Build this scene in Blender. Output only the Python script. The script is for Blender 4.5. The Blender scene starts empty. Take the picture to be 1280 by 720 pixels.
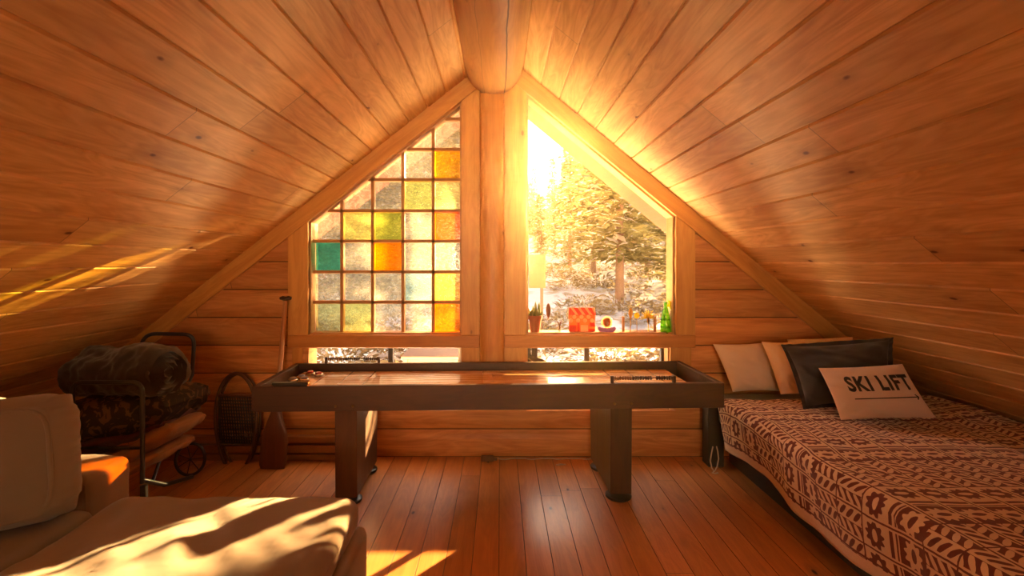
import bpy, bmesh, math, random
from math import pi, sin, cos, radians as R
from mathutils import Vector, Matrix, noise

S = bpy.context.scene
C = S.collection
random.seed(7)
# ------------------------------------------------------------------ picture geometry
F, CX, CY, CH, W = 645.0, 625.0, 328.0, 1.43, 3.80     # focal px, vanishing point, eye height, window wall distance
YB = -6.0                                              # the opposite gable
APEX, SL, SR = 2.97, 0.785, 0.824                      # ridge height, slopes of the two ceilings


def P(px, py, d):
    return Vector(((px - CX) * d / F, d, CH - (py - CY) * d / F))


# ------------------------------------------------------------------ camera
cam = bpy.data.cameras.new('camera')
cam.sensor_width = 36.0
cam.lens = 36.0 * F / 1280.0
cam.shift_x = (640 - CX) / 1280.0
cam.shift_y = -(360 - CY) / 1280.0
cam.clip_start = 0.02
co = bpy.data.objects.new('camera', cam)
C.objects.link(co)
co.location = (0, 0, CH)
co.rotation_euler = (pi / 2, 0, 0)
S.camera = co
S.view_settings.view_transform = 'Standard'
S.view_settings.look = 'None'
S.view_settings.gamma = 1.0
S.view_settings.use_curve_mapping = False
S.view_settings.exposure = 1.62
S.cycles.use_denoising = True
S.cycles.max_bounces = 10
S.cycles.diffuse_bounces = 5
S.cycles.transparent_max_bounces = 16
S.cycles.sample_clamp_indirect = 6.0
S.cycles.caustics_reflective = False
S.cycles.caustics_refractive = False

# ------------------------------------------------------------------ light
SUN_DIR = Vector(((676 - CX) / F, 1.0, (CY - 218) / F)).normalized()      # where the sun stands in the photograph


def sun(name, dir_to, strength, color, angle):
    l = bpy.data.lights.new(name, 'SUN')
    l.energy = strength
    l.color = color
    l.angle = R(angle)
    o = bpy.data.objects.new(name, l)
    C.objects.link(o)
    o.location = dir_to * 30
    o.rotation_euler = (-dir_to).to_track_quat('-Z', 'Y').to_euler()
    return o


SUN_A = 10.0
SUN_B = 28.0
sun('low_sun', SUN_DIR, SUN_A, (1.0, 0.60, 0.24), 0.6)
SUN_B_DIR = Vector((sin(R(38)), cos(R(38)), 0.225)).normalized()
sun('second_sun', SUN_B_DIR, SUN_B, (1.0, 0.60, 0.22), 0.6)  # second, more slanting sun added to cast the streaks on ceiling and chaise

# fill lamp added behind the camera to light the window wall
al = bpy.data.lights.new('rear_fill', 'AREA')
al.shape = 'RECTANGLE'
al.size, al.size_y = 1.9, 1.1
al.energy = 4.5
al.spread = R(34)
al.color = (1.0, 0.58, 0.28)
ao = bpy.data.objects.new('rear_fill', al)
C.objects.link(ao)
ao.location = (0, YB - 0.06, 1.7)
ao.rotation_euler = (pi / 2 + R(4), 0, 0)

# fill lamp added outside below the windows to brighten the ceiling
al = bpy.data.lights.new('ceiling_fill', 'AREA')
al.shape = 'RECTANGLE'
al.size, al.size_y = 5.0, 0.55
al.energy = 200.0
al.color = (1.0, 0.80, 0.48)
ao = bpy.data.objects.new('ceiling_fill', al)
C.objects.link(ao)
ao.location = (-0.05, 4.32, 0.30)
ao.rotation_euler = (pi - R(32), 0, 0)

# world: hazy golden winter sky with the sun's glow
wd = bpy.data.worlds.new('sky')
S.world = wd
wd.use_nodes = True


class E:
    """tiny expression wrapper: python operators make Math nodes"""
    def __init__(s, t, k):
        s.t, s.k = t, k

    def _m(s, op, *o, clamp=False):
        n = s.t.nodes.new('ShaderNodeMath')
        n.operation = op
        n.use_clamp = clamp
        for i, v in enumerate((s,) + o):
            if isinstance(v, E):
                s.t.links.new(v.k, n.inputs[i])
            else:
                n.inputs[i].default_value = v
        return E(s.t, n.outputs[0])

    def __add__(s, o): return s._m('ADD', o)
    __radd__ = __add__
    def __sub__(s, o): return s._m('SUBTRACT', o)
    def __rsub__(s, o): return (s * -1.0) + o
    def __mul__(s, o): return s._m('MULTIPLY', o)
    __rmul__ = __mul__
    def __truediv__(s, o): return s._m('DIVIDE', o)
    def pw(s, o): return s._m('POWER', o)
    def fl(s): return s._m('FLOOR')
    def fr(s): return s._m('FRACT')
    def ab(s): return s._m('ABSOLUTE')
    def mn(s, o): return s._m('MINIMUM', o)
    def mx(s, o): return s._m('MAXIMUM', o)
    def lt(s, o): return s._m('LESS_THAN', o)
    def gt(s, o): return s._m('GREATER_THAN', o)
    def sin(s): return s._m('SINE')
    def cos(s): return s._m('COSINE')
    def atan2(s, o): return s._m('ARCTAN2', o)
    def sq(s): return s._m('SQRT')
    def sat(s): return s._m('ADD', 0.0, clamp=True)

    def ramp(s, a, b):
        n = s.t.nodes.new('ShaderNodeMapRange')
        n.interpolation_type = 'SMOOTHSTEP'
        n.inputs[1].default_value, n.inputs[2].default_value = a, b
        s.t.links.new(s.k, n.inputs[0])
        return E(s.t, n.outputs[0])


def between(e, a, b):
    return e.gt(a) * e.lt(b)


def mixc(t, f, a, b):
    n = t.nodes.new('ShaderNodeMix')
    n.data_type = 'RGBA'
    for i, v in ((0, f), (6, a), (7, b)):
        if isinstance(v, E):
            t.links.new(v.k, n.inputs[i])
        elif i == 0:
            n.inputs[i].default_value = v
        else:
            n.inputs[i].default_value = tuple(v) + (1.0,)
    return E(t, n.outputs[2])


def scalec(t, col, f):
    n = t.nodes.new('ShaderNodeVectorMath')
    n.operation = 'SCALE'
    t.links.new(col.k, n.inputs[0])
    if isinstance(f, E):
        t.links.new(f.k, n.inputs['Scale'])
    else:
        n.inputs['Scale'].default_value = f
    return E(t, n.outputs[0])


def vec(t, x, y, z=0.0):
    n = t.nodes.new('ShaderNodeCombineXYZ')
    for i, v in enumerate((x, y, z)):
        if isinstance(v, E):
            t.links.new(v.k, n.inputs[i])
        else:
            n.inputs[i].default_value = v
    return n.outputs[0]


def noise_n(t, v, scale=1.0, detail=4.0, rough=0.55, dist=0.0):
    n = t.nodes.new('ShaderNodeTexNoise')
    n.inputs['Scale'].default_value = scale
    n.inputs['Detail'].default_value = detail
    n.inputs['Roughness'].default_value = rough
    n.inputs['Distortion'].default_value = dist
    if v is not None:
        t.links.new(v, n.inputs['Vector'])
    return E(t, n.outputs['Fac'])


def white(t, v):
    n = t.nodes.new('ShaderNodeTexWhiteNoise')
    n.noise_dimensions = '3D'
    t.links.new(v, n.inputs['Vector'])
    return E(t, n.outputs['Value'])


def bg_world():
    t = wd.node_tree
    t.nodes.clear()
    out = t.nodes.new('ShaderNodeOutputWorld')
    bg = t.nodes.new('ShaderNodeBackground')
    tc = t.nodes.new('ShaderNodeTexCoord')
    dot = t.nodes.new('ShaderNodeVectorMath')
    dot.operation = 'DOT_PRODUCT'
    nrm = t.nodes.new('ShaderNodeVectorMath')
    nrm.operation = 'NORMALIZE'
    t.links.new(tc.outputs['Generated'], nrm.inputs[0])
    t.links.new(nrm.outputs[0], dot.inputs[0])
    dot.inputs[1].default_value = SUN_DIR
    c = E(t, dot.outputs['Value'])
    a = c.mx(0.0)
    wide = a.pw(10.0)
    mid = a.pw(140.0)
    core = a.pw(5000.0)
    sep = t.nodes.new('ShaderNodeSeparateXYZ')
    t.links.new(nrm.outputs[0], sep.inputs[0])
    up = E(t, sep.outputs[2])
    base = mixc(t, up.ramp(-0.05, 0.6), (1.0, 0.71, 0.41), (0.72, 0.62, 0.56))
    g1 = mixc(t, 0.0, (1.0, 0.62, 0.24), (0, 0, 0))
    g2 = mixc(t, 0.0, (1.0, 0.74, 0.36), (0, 0, 0))
    g3 = mixc(t, 0.0, (1.0, 0.93, 0.75), (0, 0, 0))

    def add(p, q):
        n = t.nodes.new('ShaderNodeVectorMath')
        n.operation = 'ADD'
        t.links.new(p.k, n.inputs[0])
        t.links.new(q.k, n.inputs[1])
        return E(t, n.outputs[0])
    col = add(scalec(t, base, 0.75), scalec(t, g1, wide * 0.3))
    col = add(col, scalec(t, g2, mid * 0.35))
    col = add(col, scalec(t, g3, core * 3.0))
    t.links.new(col.k, bg.inputs[0])
    bg.inputs[1].default_value = 4.3
    t.links.new(bg.outputs[0], out.inputs[0])


bg_world()


# ------------------------------------------------------------------ materials
def new_mat(name):
    m = bpy.data.materials.new(name)
    m.use_nodes = True
    t = m.node_tree
    b = t.nodes['Principled BSDF']
    return m, t, b


def uvxy(t):
    n = t.nodes.new('ShaderNodeUVMap')
    n.uv_map = 'uv'
    s = t.nodes.new('ShaderNodeSeparateXYZ')
    t.links.new(n.outputs[0], s.inputs[0])
    return E(t, s.outputs[0]), E(t, s.outputs[1])


def objrand(t):
    return E(t, t.nodes.new('ShaderNodeObjectInfo').outputs['Random'])


def bump(t, b, h, strength, dist=0.01):
    n = t.nodes.new('ShaderNodeBump')
    n.inputs['Strength'].default_value = strength
    n.inputs['Distance'].default_value = dist
    t.links.new(h.k, n.inputs['Height'])
    t.links.new(n.outputs[0], b.inputs['Normal'])


def wood(name, cA, cB, cK, bw=0.0, jl=2.4, rough=0.45, knots=1.0, vary=0.35, lines=0.0, extra=None, coat=0.0, bstr=0.25):
    m, t, b = new_mat(name)
    u, v = uvxy(t)
    if bw:
        row = (v / bw).fl()
        off = white(t, vec(t, row, 3.7, 1.1)) * jl
        seg = ((u + off) / jl).fl()
        rnd = white(t, vec(t, row, seg, 0.5))
    else:
        rnd = objrand(t)
    gv = vec(t, u * 1.6, v * 26.0, rnd * 37.0)
    g = noise_n(t, gv, 1.0, 5.0, 0.6, 0.6)
    bigv = vec(t, u * 0.9, v * 7.0, rnd * 19.0)
    big = noise_n(t, bigv, 1.0, 3.0, 0.5, 1.2)
    rings = ((big * 9.0 + v * 4.0).fr() - 0.5).ab() * 2.0
    f = (g * 0.55 + rings * 0.12 + big * 0.40).ramp(0.28, 0.80)
    col = mixc(t, f, cA, cB)
    col = scalec(t, col, rnd * vary + (1.0 - vary * 0.5))
    if knots > 0:
        vo = t.nodes.new('ShaderNodeTexVoronoi')
        vo.voronoi_dimensions = '3D'
        vo.inputs['Scale'].default_value = 1.0
        t.links.new(vec(t, u * 2.8 + g * 0.03, v * 6.0, rnd * 23.0), vo.inputs['Vector'])
        d = E(t, vo.outputs['Distance'])
        k = 1.0 - d.ramp(0.03, 0.09)
        halo = (1.0 - d.ramp(0.06, 0.26)) * 0.22
        kk = (k * 1.0).mx(halo) * knots
        col = mixc(t, kk.sat(), col, cK)
    dark = None
    if bw:
        jf = ((u + off) / jl).fr() * jl
        dark = jf.lt(0.003)
        if lines > 0:
            e = ((v / bw).fr() - 0.5).ab()
            dark = dark.mx(e.gt(0.5 - lines / bw))
    if extra:
        x = extra(t, u, v)
        dark = x if dark is None else dark.mx(x)
    if dark is not None:
        col = mixc(t, dark * 0.8, col, [c * 0.22 for c in cK])
    t.links.new(col.k, b.inputs['Base Color'])
    rr = g * 0.22 + (rough - 0.10)
    t.links.new(rr.k, b.inputs['Roughness'])
    b.inputs['Coat Weight'].default_value = coat
    b.inputs['Coat Roughness'].default_value = 0.18
    bump(t, b, g, bstr, 0.004)
    return m


def plain(name, col, rough=0.5, metal=0.0, var=0.12, scale=30.0, trans=0.0, sheen=0.0, bumpy=0.0, lucent=0.0):
    m, t, b = new_mat(name)
    tc = t.nodes.new('ShaderNodeTexCoord')
    n = noise_n(t, tc.outputs['Object'], scale, 4.0)
    c = mixc(t, n, [x * (1 - var) for x in col], [min(1, x * (1 + var)) for x in col])
    t.links.new(c.k, b.inputs['Base Color'])
    b.inputs['Roughness'].default_value = rough
    b.inputs['Metallic'].default_value = metal
    b.inputs['Sheen Weight'].default_value = sheen
    if trans:
        b.inputs['Transmission Weight'].default_value = trans
    if bumpy:
        bump(t, b, n, bumpy, 0.005)
    if lucent:
        tl = t.nodes.new('ShaderNodeBsdfTranslucent')
        t.links.new(c.k, tl.inputs[0])
        mx = t.nodes.new('ShaderNodeMixShader')
        mx.inputs[0].default_value = lucent
        out = [n_ for n_ in t.nodes if n_.type == 'OUTPUT_MATERIAL'][0]
        t.links.new(b.outputs[0], mx.inputs[1])
        t.links.new(tl.outputs[0], mx.inputs[2])
        t.links.new(mx.outputs[0], out.inputs[0])
    return m


def fabric(name, col, var=0.18, weave=500.0, sheen=0.3, mottled=6.0, rough=0.9):
    m, t, b = new_mat(name)
    tc = t.nodes.new('ShaderNodeTexCoord')
    n = noise_n(t, tc.outputs['Object'], mottled, 6.0, 0.65)
    w = noise_n(t, tc.outputs['Object'], weave, 2.0)
    c = mixc(t, (n * 0.7 + w * 0.3), [x * (1 - var) for x in col], [min(1, x * (1 + var)) for x in col])
    t.links.new(c.k, b.inputs['Base Color'])
    b.inputs['Roughness'].default_value = rough
    b.inputs['Sheen Weight'].default_value = sheen
    bump(t, b, w * 0.5 + noise_n(t, tc.outputs['Object'], 40.0, 5.0) * 0.5, 0.35, 0.004)
    return m


def glass(name, col, ripple=0.0, gloss=0.06, scale=60.0, opaq=0.0, opcol=None):
    """thin pane: coloured transparency with a little reflection; ripple = pressed pattern seen as tone"""
    m = bpy.data.materials.new(name)
    m.use_nodes = True
    t = m.node_tree
    t.nodes.clear()
    out = t.nodes.new('ShaderNodeOutputMaterial')
    tr = t.nodes.new('ShaderNodeBsdfTransparent')
    gl = t.nodes.new('ShaderNodeBsdfGlossy')
    gl.inputs['Roughness'].default_value = 0.08
    mx = t.nodes.new('ShaderNodeMixShader')
    mx.inputs[0].default_value = gloss
    tc = t.nodes.new('ShaderNodeTexCoord')
    if ripple > 0:
        n = noise_n(t, tc.outputs['Object'], scale, 3.0, 0.5, 1.5)
        c = mixc(t, n.ramp(0.3, 0.7), [x * (1 - ripple) for x in col], [min(1.0, x * (1 + ripple * 0.4)) for x in col])
        t.links.new(c.k, tr.inputs[0])
        bn = t.nodes.new('ShaderNodeBump')
        bn.inputs['Strength'].default_value = 0.8
        t.links.new(n.k, bn.inputs['Height'])
        t.links.new(bn.outputs[0], gl.inputs['Normal'])
    else:
        tr.inputs[0].default_value = tuple(col) + (1,)
    t.links.new(tr.outputs[0], mx.inputs[1])
    t.links.new(gl.outputs[0], mx.inputs[2])
    last = mx
    if opaq > 0:
        tl = t.nodes.new('ShaderNodeBsdfTranslucent')
        tl.inputs[0].default_value = tuple(opcol or col) + (1,)
        m2 = t.nodes.new('ShaderNodeMixShader')
        m2.inputs[0].default_value = opaq
        t.links.new(mx.outputs[0], m2.inputs[1])
        t.links.new(tl.outputs[0], m2.inputs[2])
        last = m2
    t.links.new(last.outputs[0], out.inputs[0])
    return m


M = {}
M['ceil'] = wood('ceiling_pine', (0.54, 0.265, 0.078), (0.85, 0.53, 0.21), (0.12, 0.028, 0.006), bw=0.170, jl=3.1, rough=0.56, vary=0.22, knots=1.0)
M['floor'] = wood('floor_pine', (0.50, 0.165, 0.042), (0.72, 0.28, 0.080), (0.06, 0.014, 0.004), bw=0.128, jl=2.6, rough=0.40, vary=0.30, lines=0.0016, coat=0.22, bstr=0.15)
M['log'] = wood('log_siding', (0.50, 0.18, 0.042), (0.80, 0.38, 0.12), (0.06, 0.014, 0.004), bw=0.205, jl=5.0, rough=0.5, vary=0.45, lines=0.004, knots=1.2)
M['trim'] = wood('trim_pine', (0.58, 0.26, 0.050), (0.76, 0.40, 0.095), (0.13, 0.04, 0.01), rough=0.42, vary=0.15, knots=0.8)
M['reveal'] = wood('reveal_pine', (0.44, 0.21, 0.065), (0.56, 0.29, 0.10), (0.20, 0.08, 0.02), rough=0.5, vary=0.1, knots=0.5)
M['sill'] = wood('sill_pine', (0.50, 0.185, 0.030), (0.68, 0.30, 0.060), (0.10, 0.03, 0.008), rough=0.42, vary=0.15)


def beam_cracks(t, u, v):
    wob = noise_n(t, vec(t, u * 1.4, 0.0, 2.0), 1.0, 4.0) - 0.5
    w1 = (u * 0.0010 + 0.0030)
    c1 = ((v - 0.085 - wob * 0.05).ab()).lt(0.0045)
    wob2 = noise_n(t, vec(t, u * 2.1, 5.0, 7.0), 1.0, 5.0) - 0.5
    c2 = ((v + 0.075 - wob2 * 0.05).ab()).lt(0.0016)
    return c1.mx(c2 * 0.6)


M['beam'] = wood('ridge_log', (0.40, 0.17, 0.045), (0.58, 0.28, 0.09), (0.12, 0.04, 0.01), rough=0.4, vary=0.1, knots=0.5, extra=beam_cracks)
M['post'] = wood('post_log', (0.50, 0.19, 0.032), (0.68, 0.31, 0.060), (0.12, 0.04, 0.01), rough=0.42, vary=0.1, knots=0.6)
M['walnut'] = wood('dark_table_wood', (0.042, 0.013, 0.005), (0.085, 0.028, 0.010), (0.03, 0.01, 0.005), rough=0.45, vary=0.2, knots=0.0, coat=0.1)


def score_lines(t, u, v):
    a = u.ab()
    x = None
    for p in (0.80, 0.955, 1.11):
        l = (a - p).ab().lt(0.004)
        x = l if x is None else x.mx(l)
    return x.mx((u + 0.05).ab().lt(0.0015) * 0.8)


M['maple'] = wood('playfield_maple', (0.48, 0.24, 0.085), (0.64, 0.36, 0.15), (0.2, 0.08, 0.03), bw=0.09, jl=9.0, rough=0.26, knots=0.0, vary=0.12, extra=score_lines, coat=0.5, bstr=0.05)
M['gutter'] = fabric('dark_gutter_felt', (0.035, 0.025, 0.02))
M['black'] = plain('black_plastic', (0.02, 0.017, 0.015), 0.4)
M['steel'] = plain('grey_tube_steel', (0.07, 0.075, 0.085), 0.35, 0.9)
M['chrome'] = plain('polished_steel', (0.7, 0.7, 0.72), 0.2, 1.0)
M['redplastic'] = plain('red_plastic', (0.50, 0.03, 0.03), 0.3)
M['blueplastic'] = plain('pale_blue_plastic', (0.35, 0.38, 0.55), 0.3)
M['brass'] = plain('dark_brass', (0.25, 0.15, 0.06), 0.35, 1.0)
M['bead'] = plain('dark_bead', (0.07, 0.030, 0.014), 0.35)
M['ambbead'] = plain('amber_bead', (0.24, 0.10, 0.03), 0.35)
M['sofa'] = fabric('tan_velvet', (0.215, 0.130, 0.078), 0.2, 420.0, 0.25, 5.0)
M['sofa2'] = fabric('grey_tan_velvet', (0.200, 0.142, 0.098), 0.2, 420.0, 0.25, 6.0)
M['throw'] = fabric('knit_throw', (0.46, 0.33, 0.20), 0.25, 300.0, 0.3, 20.0)
M['linen'] = fabric('white_pillow_linen', (0.82, 0.70, 0.60), 0.08, 600.0, 0.1, 8.0)
M['cream'] = fabric('cream_pillow_linen', (0.82, 0.64, 0.47), 0.08, 600.0, 0.1, 8.0)
M['navy'] = fabric('charcoal_linen', (0.024, 0.022, 0.028), 0.3, 500.0, 0.25, 9.0)
M['canvas'] = fabric('natural_canvas', (0.74, 0.58, 0.48), 0.08, 700.0, 0.1, 8.0)
M['ink'] = fabric('black_print', (0.035, 0.028, 0.028), 0.2, 700.0, 0.0)
M['mattress'] = fabric('dark_mattress_cover', (0.030, 0.024, 0.022), 0.2)
M['bedbase'] = plain('dark_bed_base', (0.022, 0.014, 0.010), 0.6)
M['string'] = fabric('cotton_string', (0.62, 0.48, 0.34), 0.1, 300.0, 0.1)
M['bag'] = fabric('dark_sleeping_bag', (0.032, 0.022, 0.022), 0.35, 300.0, 0.4, 14.0)
M['maroon'] = fabric('maroon_blanket', (0.13, 0.018, 0.014), 0.25)
M['foam'] = fabric('ochre_foam', (0.36, 0.15, 0.045), 0.3, 200.0, 0.1, 12.0)
M['snowshoe'] = wood('bent_ash', (0.08, 0.032, 0.014), (0.15, 0.065, 0.026), (0.05, 0.02, 0.01), rough=0.4, knots=0.0)
M['rawhide'] = plain('dark_rawhide', (0.035, 0.025, 0.018), 0.6)
M['paddle'] = wood('paddle_ash', (0.36, 0.15, 0.045), (0.52, 0.24, 0.08), (0.10, 0.03, 0.01), rough=0.35, knots=0.0)
M['paddleblade'] = wood('paddle_dark_blade', (0.10, 0.028, 0.011), (0.17, 0.05, 0.018), (0.06, 0.02, 0.01), rough=0.35, knots=0.0)
M['heater'] = wood('baseboard_heater', (0.38, 0.17, 0.055), (0.48, 0.23, 0.08), (0.15, 0.05, 0.02), rough=0.4, knots=0.0)
M['cord'] = plain('white_cord', (0.55, 0.42, 0.32), 0.5)
M['plug'] = plain('brown_plug', (0.22, 0.10, 0.04), 0.5)
M['terracotta'] = plain('terracotta', (0.36, 0.10, 0.045), 0.8, 0, 0.15, 40)
M['soil'] = plain('soil', (0.04, 0.025, 0.015), 0.95)
M['succulent'] = plain('succulent_leaf', (0.14, 0.15, 0.04), 0.45, 0, 0.25, 60, lucent=0.55)
M['clear'] = glass('window_glass', (0.97, 0.97, 0.96), 0.0, 0.006)
M['acrylic'] = glass('clear_acrylic', (0.90, 0.90, 0.88), 0.0, 0.12)
M['shell'] = plain('brown_shell', (0.14, 0.05, 0.02), 0.4)
M['toyred'] = plain('toy_red', (0.60, 0.06, 0.02), 0.5, lucent=0.55)
M['toyyellow'] = plain('toy_yellow', (0.90, 0.62, 0.10), 0.5, lucent=0.55)
M['toyorange'] = plain('toy_orange', (0.66, 0.15, 0.025), 0.5, lucent=0.55)
M['toycream'] = plain('toy_cream', (0.92, 0.82, 0.50), 0.5, lucent=0.55)
M['purple'] = plain('purple_ceramic', (0.30, 0.16, 0.34), 0.4, lucent=0.55)
M['agate'] = plain('brown_agate', (0.42, 0.16, 0.04), 0.3, 0, 0.4, 50, lucent=0.55)
M['cretal'] = plain('pale_crystal', (0.85, 0.66, 0.42), 0.3, 0, 0.2, 60, lucent=0.55)
M['traywood'] = plain('tray_wood', (0.45, 0.20, 0.06), 0.5)
M['pod'] = plain('ochre_seed_pod', (0.48, 0.27, 0.05), 0.6, lucent=0.55)
M['yflower'] = plain('yellow_flower', (0.90, 0.72, 0.06), 0.6, lucent=0.55)
M['greenglass'] = glass('green_bottle_glass', (0.42, 0.78, 0.10), 0.35, 0.08, 40.0, 0.25, (0.25, 0.55, 0.04))
M['bark'] = plain('pine_bark', (0.17, 0.085, 0.045), 0.9, 0, 0.4, 9, bumpy=0.6)
M['barkred'] = plain('red_pine_bark', (0.30, 0.11, 0.05), 0.9, 0, 0.4, 9, bumpy=0.6)
M['shedwood'] = plain('weathered_yellow_board', (0.13, 0.075, 0.018), 0.8, 0, 0.2, 9)
M['deckwood'] = plain('deck_wood', (0.11, 0.050, 0.022), 0.7, 0, 0.2, 9)
M['darkmetal'] = plain('dark_window_metal', (0.04, 0.032, 0.028), 0.5)
M['whiteframe'] = plain('white_vinyl_frame', (0.72, 0.62, 0.52), 0.5)
M['lamp'] = plain('warm_shingle', (0.16, 0.12, 0.10), 0.9)


def snow_mat():
    m, t, b = new_mat('dimmed_snow')
    tc = t.nodes.new('ShaderNodeTexCoord')
    n = noise_n(t, tc.outputs['Object'], 2.2, 6.0, 0.6, 0.5)
    c = mixc(t, n.ramp(0.50, 0.62), (0.24, 0.235, 0.265), (0.12, 0.08, 0.045))  # snow colour darkened to mute the outdoor brightness
    t.links.new(c.k, b.inputs['Base Color'])
    b.inputs['Roughness'].default_value = 0.7
    bump(t, b, noise_n(t, tc.outputs['Object'], 9.0, 5.0), 0.5, 0.05)
    return m


M['snow'] = snow_mat()
M['bouncesnow'] = plain('bounce_snow', (0.86, 0.85, 0.84), 0.6, 0, 0.03, 8)  # bright snow for the unseen bank added to bounce light into the room


def needles_mat(name, c1, c2, snowy=0.2):
    m = bpy.data.materials.new(name)
    m.use_nodes = True
    t = m.node_tree
    t.nodes.clear()
    out = t.nodes.new('ShaderNodeOutputMaterial')
    g = t.nodes.new('ShaderNodeNewGeometry')
    r = E(t, g.outputs['Random Per Island'])
    c = mixc(t, (r * 7.0).fr(), c1, c2)
    c = mixc(t, r.lt(snowy), c, (0.31, 0.275, 0.25))
    d = t.nodes.new('ShaderNodeBsdfDiffuse')
    tl = t.nodes.new('ShaderNodeBsdfTranslucent')
    t.links.new(c.k, d.inputs[0])
    t.links.new(c.k, tl.inputs[0])
    mx = t.nodes.new('ShaderNodeMixShader')
    mx.inputs[0].default_value = 0.5
    t.links.new(d.outputs[0], mx.inputs[1])
    t.links.new(tl.outputs[0], mx.inputs[2])
    t.links.new(mx.outputs[0], out.inputs[0])
    return m


M['needles'] = needles_mat('pine_needles', (0.13, 0.105, 0.034), (0.22, 0.18, 0.068), 0.13)
M['brush'] = needles_mat('winter_brush', (0.13, 0.08, 0.036), (0.23, 0.165, 0.085), 0.30)


def quilt_mat():
    m, t, b = new_mat('block_print_quilt')
    u, v = uvxy(t)                         # u across the bed, v along it (metres)
    wob = noise_n(t, vec(t, u * 9.0, v * 9.0, 0.0), 1.0, 3.0) - 0.5
    u = u + wob * 0.012
    v = v + wob * 0.010
    rh, per = 0.126, 0.596
    b_ = (u / rh).fr()
    s = (v / per).fr() * per
    cells = {'gear': (0.0, 0.133), 'l1': (0.133, 0.279), 'l2': (0.279, 0.425), 'flower': (0.425, 0.550), 'stripe': (0.550, per)}

    def loc(k):
        a0, a1 = cells[k]
        return (s - a0) / (a1 - a0), between(s, a0, a1)
    dark = None

    def add(x):
        nonlocal dark
        dark = x if dark is None else dark.mx(x)
    h = b_ - 0.5
    hb = h.ab()
    for k, flip, dirn in (('l1', 0, 1.0), ('l2', 1, -1.0)):
        a, msk = loc(k)
        q = ((a * 3.6 + hb * 2.0 * dirn).fr() - 0.5).ab()
        width = (1.0 - ((hb - 0.23) / 0.21).pw(2.0)).mx(0.0).sq() * 0.30
        leaf = q.lt(width) * (hb.gt(0.05)) * hb.lt(0.43)
        up = h.gt(0.0) if not flip else h.lt(0.0)
        x = (leaf - up).ab()                     # inverted on one side of the midrib
        x = x * (1.0 - hb.lt(0.035))
        add(x * msk)
    for k, inv in (('gear', 1), ('flower', 0)):
        a, msk = loc(k)
        dx, dy = a - 0.5, h
        rr = (dx * dx * 1.25 + dy * dy * 0.8).sq()
        th = dy.atan2(dx)
        rad = (th * 9.0).sin() * 0.055 + 0.36
        body = rr.lt(rad) * (1.0 - (dx * dx * 5.0 + dy * dy * 1.1).sq().lt(0.22))
        if inv:
            body = 1.0 - body
        add(body * msk)
    a, msk = loc('stripe')
    add((((a - 0.30).ab()).lt(0.17).mx(((a - 0.80).ab()).lt(0.08))) * msk)
    border = hb.gt(0.470)
    gap = hb.gt(0.405) * hb.lt(0.470)
    x = (dark * (1.0 - gap)).mx(border)
    edge = None
    for k in ('l1', 'l2', 'flower'):
        e = (s - cells[k][0]).ab().lt(0.0035)
        edge = e if edge is None else edge.mx(e)
    x = x.mx(edge)
    # plain hem band
    uu, vv = uvxy(t)
    hem = uu.lt(0.055)
    x = x * (1.0 - hem)
    x = x.mx(between(uu, 0.06, 0.07))
    fn = noise_n(t, vec(t, uu * 60.0, vv * 60.0, 0.0), 1.0, 4.0)
    cd = mixc(t, fn, (0.115, 0.009, 0.005), (0.17, 0.017, 0.009))
    cl = mixc(t, fn, (0.76, 0.54, 0.33), (0.88, 0.66, 0.43))
    col = mixc(t, x, cl, cd)
    t.links.new(col.k, b.inputs['Base Color'])
    b.inputs['Roughness'].default_value = 0.9
    b.inputs['Sheen Weight'].default_value = 0.2
    bump(t, b, noise_n(t, vec(t, uu * 25.0, vv * 25.0, 0.0), 1.0, 5.0), 0.4, 0.01)
    return m


M['quilt'] = quilt_mat()


def leafprint():
    m, t, b = new_mat('leaf_print_throw')
    tc = t.nodes.new('ShaderNodeTexCoord')
    n = noise_n(t, tc.outputs['Object'], 13.0, 2.0, 0.5, 2.5)
    c = mixc(t, n.ramp(0.54, 0.57), (0.010, 0.006, 0.005), (0.14, 0.07, 0.035))
    t.links.new(c.k, b.inputs['Base Color'])
    b.inputs['Roughness'].default_value = 0.85
    return m


M['leafprint'] = leafprint()


# ------------------------------------------------------------------ mesh helpers
def box(bm, x0, x1, y0, y1, z0, z1, bev=0.0, seg=2, mat=0):
    vs = [bm.verts.new(p) for p in ((x0, y0, z0), (x1, y0, z0), (x1, y1, z0), (x0, y1, z0), (x0, y0, z1), (x1, y0, z1), (x1, y1, z1), (x0, y1, z1))]
    fs = []
    for q in ((0, 3, 2, 1), (4, 5, 6, 7), (0, 1, 5, 4), (1, 2, 6, 5), (2, 3, 7, 6), (3, 0, 4, 7)):
        f = bm.faces.new([vs[i] for i in q])
        f.material_index = mat
        fs.append(f)
    if bev > 0:
        es = list({e for f in fs for e in f.edges})
        bmesh.ops.bevel(bm, geom=es, offset=bev, segments=seg, profile=0.5, affect='EDGES')
    return vs


def prism(bm, poly, y0, y1, axis='Y', bev=0.0):
    """poly in (a, b): XZ for axis Y, YZ for axis X, XY for axis Z; extruded from y0 to y1"""
    def pt(a, b, c):
        return {'Y': (a, c, b), 'X': (c, a, b), 'Z': (a, b, c)}[axis]
    A = [bm.verts.new(pt(a, b, y0)) for a, b in poly]
    B = [bm.verts.new(pt(a, b, y1)) for a, b in poly]
    n = len(poly)
    fs = [bm.faces.new(A), bm.faces.new(B[::-1])]
    for i in range(n):
        fs.append(bm.faces.new((A[i], B[i], B[(i + 1) % n], A[(i + 1) % n])))
    if bev > 0:
        es = list({e for f in fs for e in f.edges})
        bmesh.ops.bevel(bm, geom=es, offset=bev, segments=2, profile=0.5, affect='EDGES')
    return fs


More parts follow.
